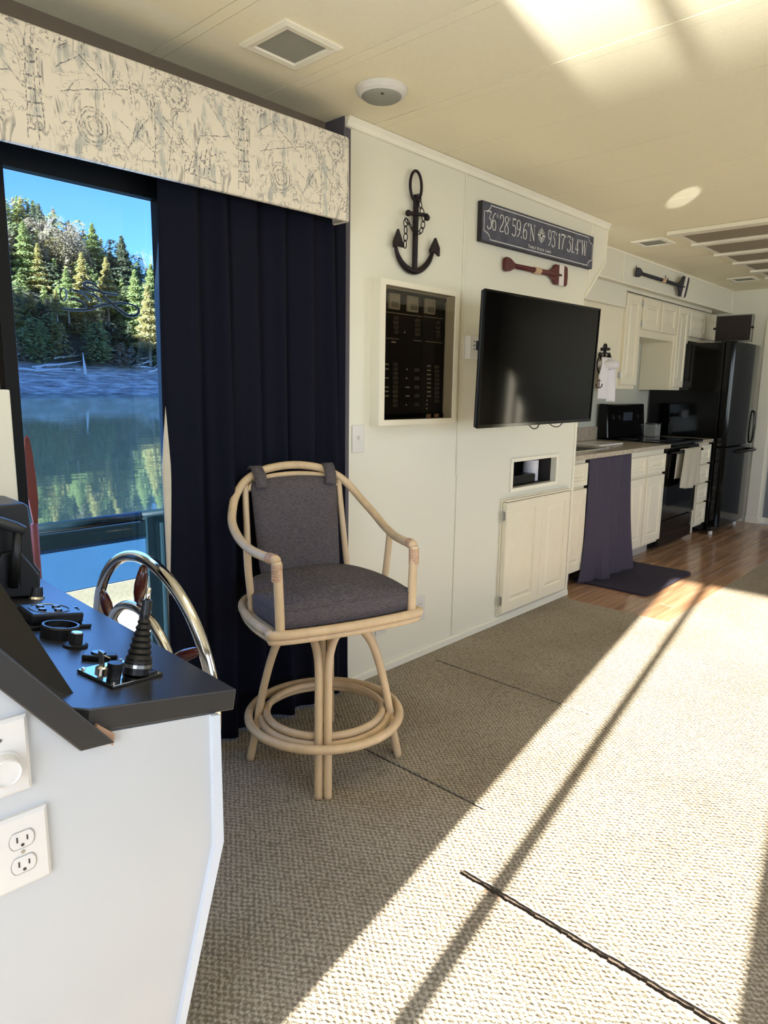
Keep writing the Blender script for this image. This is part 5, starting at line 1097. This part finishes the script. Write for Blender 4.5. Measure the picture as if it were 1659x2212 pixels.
def cedar(kind, px, py_top, dist, hgt, label, nm='cedar_tree'):
    top = at(px, py_top, 1, dist)
    e = thing(nm, label, 'tree', (top.x, dist, top.z-hgt)); k = hgt/10
    for nm2, me in zip(('crown', 'trunk'), protoC[kind]):
        o = bpy.data.objects.new(nm2, me); COL.objects.link(o); o.parent = e; o.scale = (k*0.9+0.1, k*0.9+0.1, k); o.rotation_euler = (0, 0, rg.random()*6)
cedar(0, 48, 478, 150, 13, 'broad green cedar at the left end of the far skyline')
cedar(1, 80, 525, 148, 10, 'olive cedar just right of the big leftmost skyline cedar')
cedar(3, 115, 492, 152, 11, 'pale bare crowned tree on the skyline left of centre', 'bare_tree')
cedar(3, 150, 500, 152, 10, 'second pale bare crowned tree on the skyline, nearer the middle', 'bare_tree')
cedar(0, 198, 482, 155, 11, 'pointed cedar rising highest in the middle of the skyline')
cedar(2, 262, 510, 152, 15, 'dark pointed cedar standing against the sky right of centre')
cedar(1, 175, 545, 140, 13, 'tall rusty olive cedar in the middle of the far slope')
cedar(0, 142, 578, 138, 9, 'small blue green cedar left of the rusty cedar')
cedar(1, 228, 555, 142, 12, 'pale olive pointed cedar right of the rusty cedar')
cedar(0, 290, 583, 140, 15, 'large sunlit cedar at the right side of the window view')
cedar(1, 318, 615, 134, 14, 'golden olive cedar lowest at the right window edge')
cedar(0, 325, 570, 146, 13, 'green cedar behind the golden one at the right window edge')
cedar(1, 15, 600, 140, 9, 'yellowish small cedar at the left window edge')
cedar(3, 5, 500, 155, 10, 'bare tree cut by the left window edge', 'bare_tree')
cedar(1, 120, 625, 132, 5, 'small bright yellow green bush below the window decal', 'shrub')
# finely branched bare tree on the skyline
def branch(mb, p, d, ln, r, lv, rg):
    q = p+d*ln; mb.tube([p, (p+q)/2+Vector((rg.uniform(-.05, .05), 0, rg.uniform(-.05, .05)))*ln, q], [r, r*.8, r*.6], 4)
    if lv == 0: return
    for _ in range(3):
        nd = (d+Vector((rg.uniform(-.75, .75), rg.uniform(-.75, .75), rg.uniform(-.1, .5)))).normalized(); branch(mb, q if _ else p+d*ln*.6, nd, ln*rg.uniform(.6, .8), r*.6, lv-1, rg)
for px, py, lb in ((88, 450, 'thin leafless tree reaching highest above the left skyline'), (125, 458, 'thin leafless tree beside the highest one on the skyline'), (325, 545, 'thin leafless tree at the right end of the skyline')):
    tp = at(px, py, 1, 156); e = thing('leafless_tree', lb, 'tree', (tp.x, 156, tp.z-13)); mb = MB(); branch(mb, Vector((0, 0, -1)), Vector((0.05, 0, 1)).normalized(), 4.8, 0.16, 5, rg); obj('branches', mb, m_bark, e)
# uncountable undergrowth and woodland
mb = MB()
for k in range(620):
    x = rg.uniform(25, 125); y = rg.uniform(133, 172); z = ht_(x, y); mb.cur = rg.choice([0, 0, 1, 2, 2, 3]); crown(mb, rg.uniform(4.5, 8.5), rg.uniform(1.8, 3.0), 260, rg, (x, y, z-0.5), 0.62, kind=rg.choice(['cone', 'cone', 'round']))
wd_ = obj('woodland', mb, [m_g1, m_g2, m_g3, m_twig]); wd_['kind'] = 'stuff'; wd_['label'] = 'mixed leafy and bare woodland covering the far slope'; wd_['category'] = 'woodland'
# driftwood on the rocky shore
for k in range(16):
    px = rg.uniform(35, 350); py = rg.uniform(782, 828); p_ = at(px, py, 1, 124+(845-py)*0.28); z = ht_(p_.x, p_.y); ln = rg.uniform(2.5, 8); a = rg.uniform(-.25, .35)
    pts = [(0, 0, 0.1)]
    for j in range(1, 6): pts.append((ln*j/5, rg.uniform(-.4, .4), 0.1+ln*j/5*math.tan(a)*0.7+rg.uniform(-.12, .12)))
    lg = thing('driftwood_log', 'bleached driftwood log lying on the rocky far shore', 'log', (p_.x, p_.y, z+0.1), (0, 0, rg.uniform(-.25, .25)), group='driftwood logs on the far shore')
    obj('log', MB().tube(pts, [0.22, 0.20, 0.17, 0.14, 0.10, 0.05], 6), m_log, lg, smooth=True)
    if k % 2: j = Vector(pts[3]); obj('side_branch', MB().tube([j, j+Vector((0.8, -.3, 0.7)), j+Vector((1.3, -.4, 1.3))], [0.07, 0.05, 0.02], 5), m_log, lg)
p_ = at(184, 800, 1, 130); e = thing('dead_snag', 'pale dead snag standing alone above the driftwood', 'tree', (p_.x, 130, ht_(p_.x, 130)-0.3))
obj('trunk', MB().tube([(0, 0, 0), (-.1, 0, 1.6), (-.2, 0, 3.2), (-.25, 0, 4.2)], [0.34, 0.26, 0.13, 0.03], 8), m_log, e, smooth=True)
obj('root_flare', MB().tube([(-.8, -.2, -.1), (-.2, 0, .35), (.1, 0, .5)], [.05, .15, .25], 6), m_log, e, smooth=True)
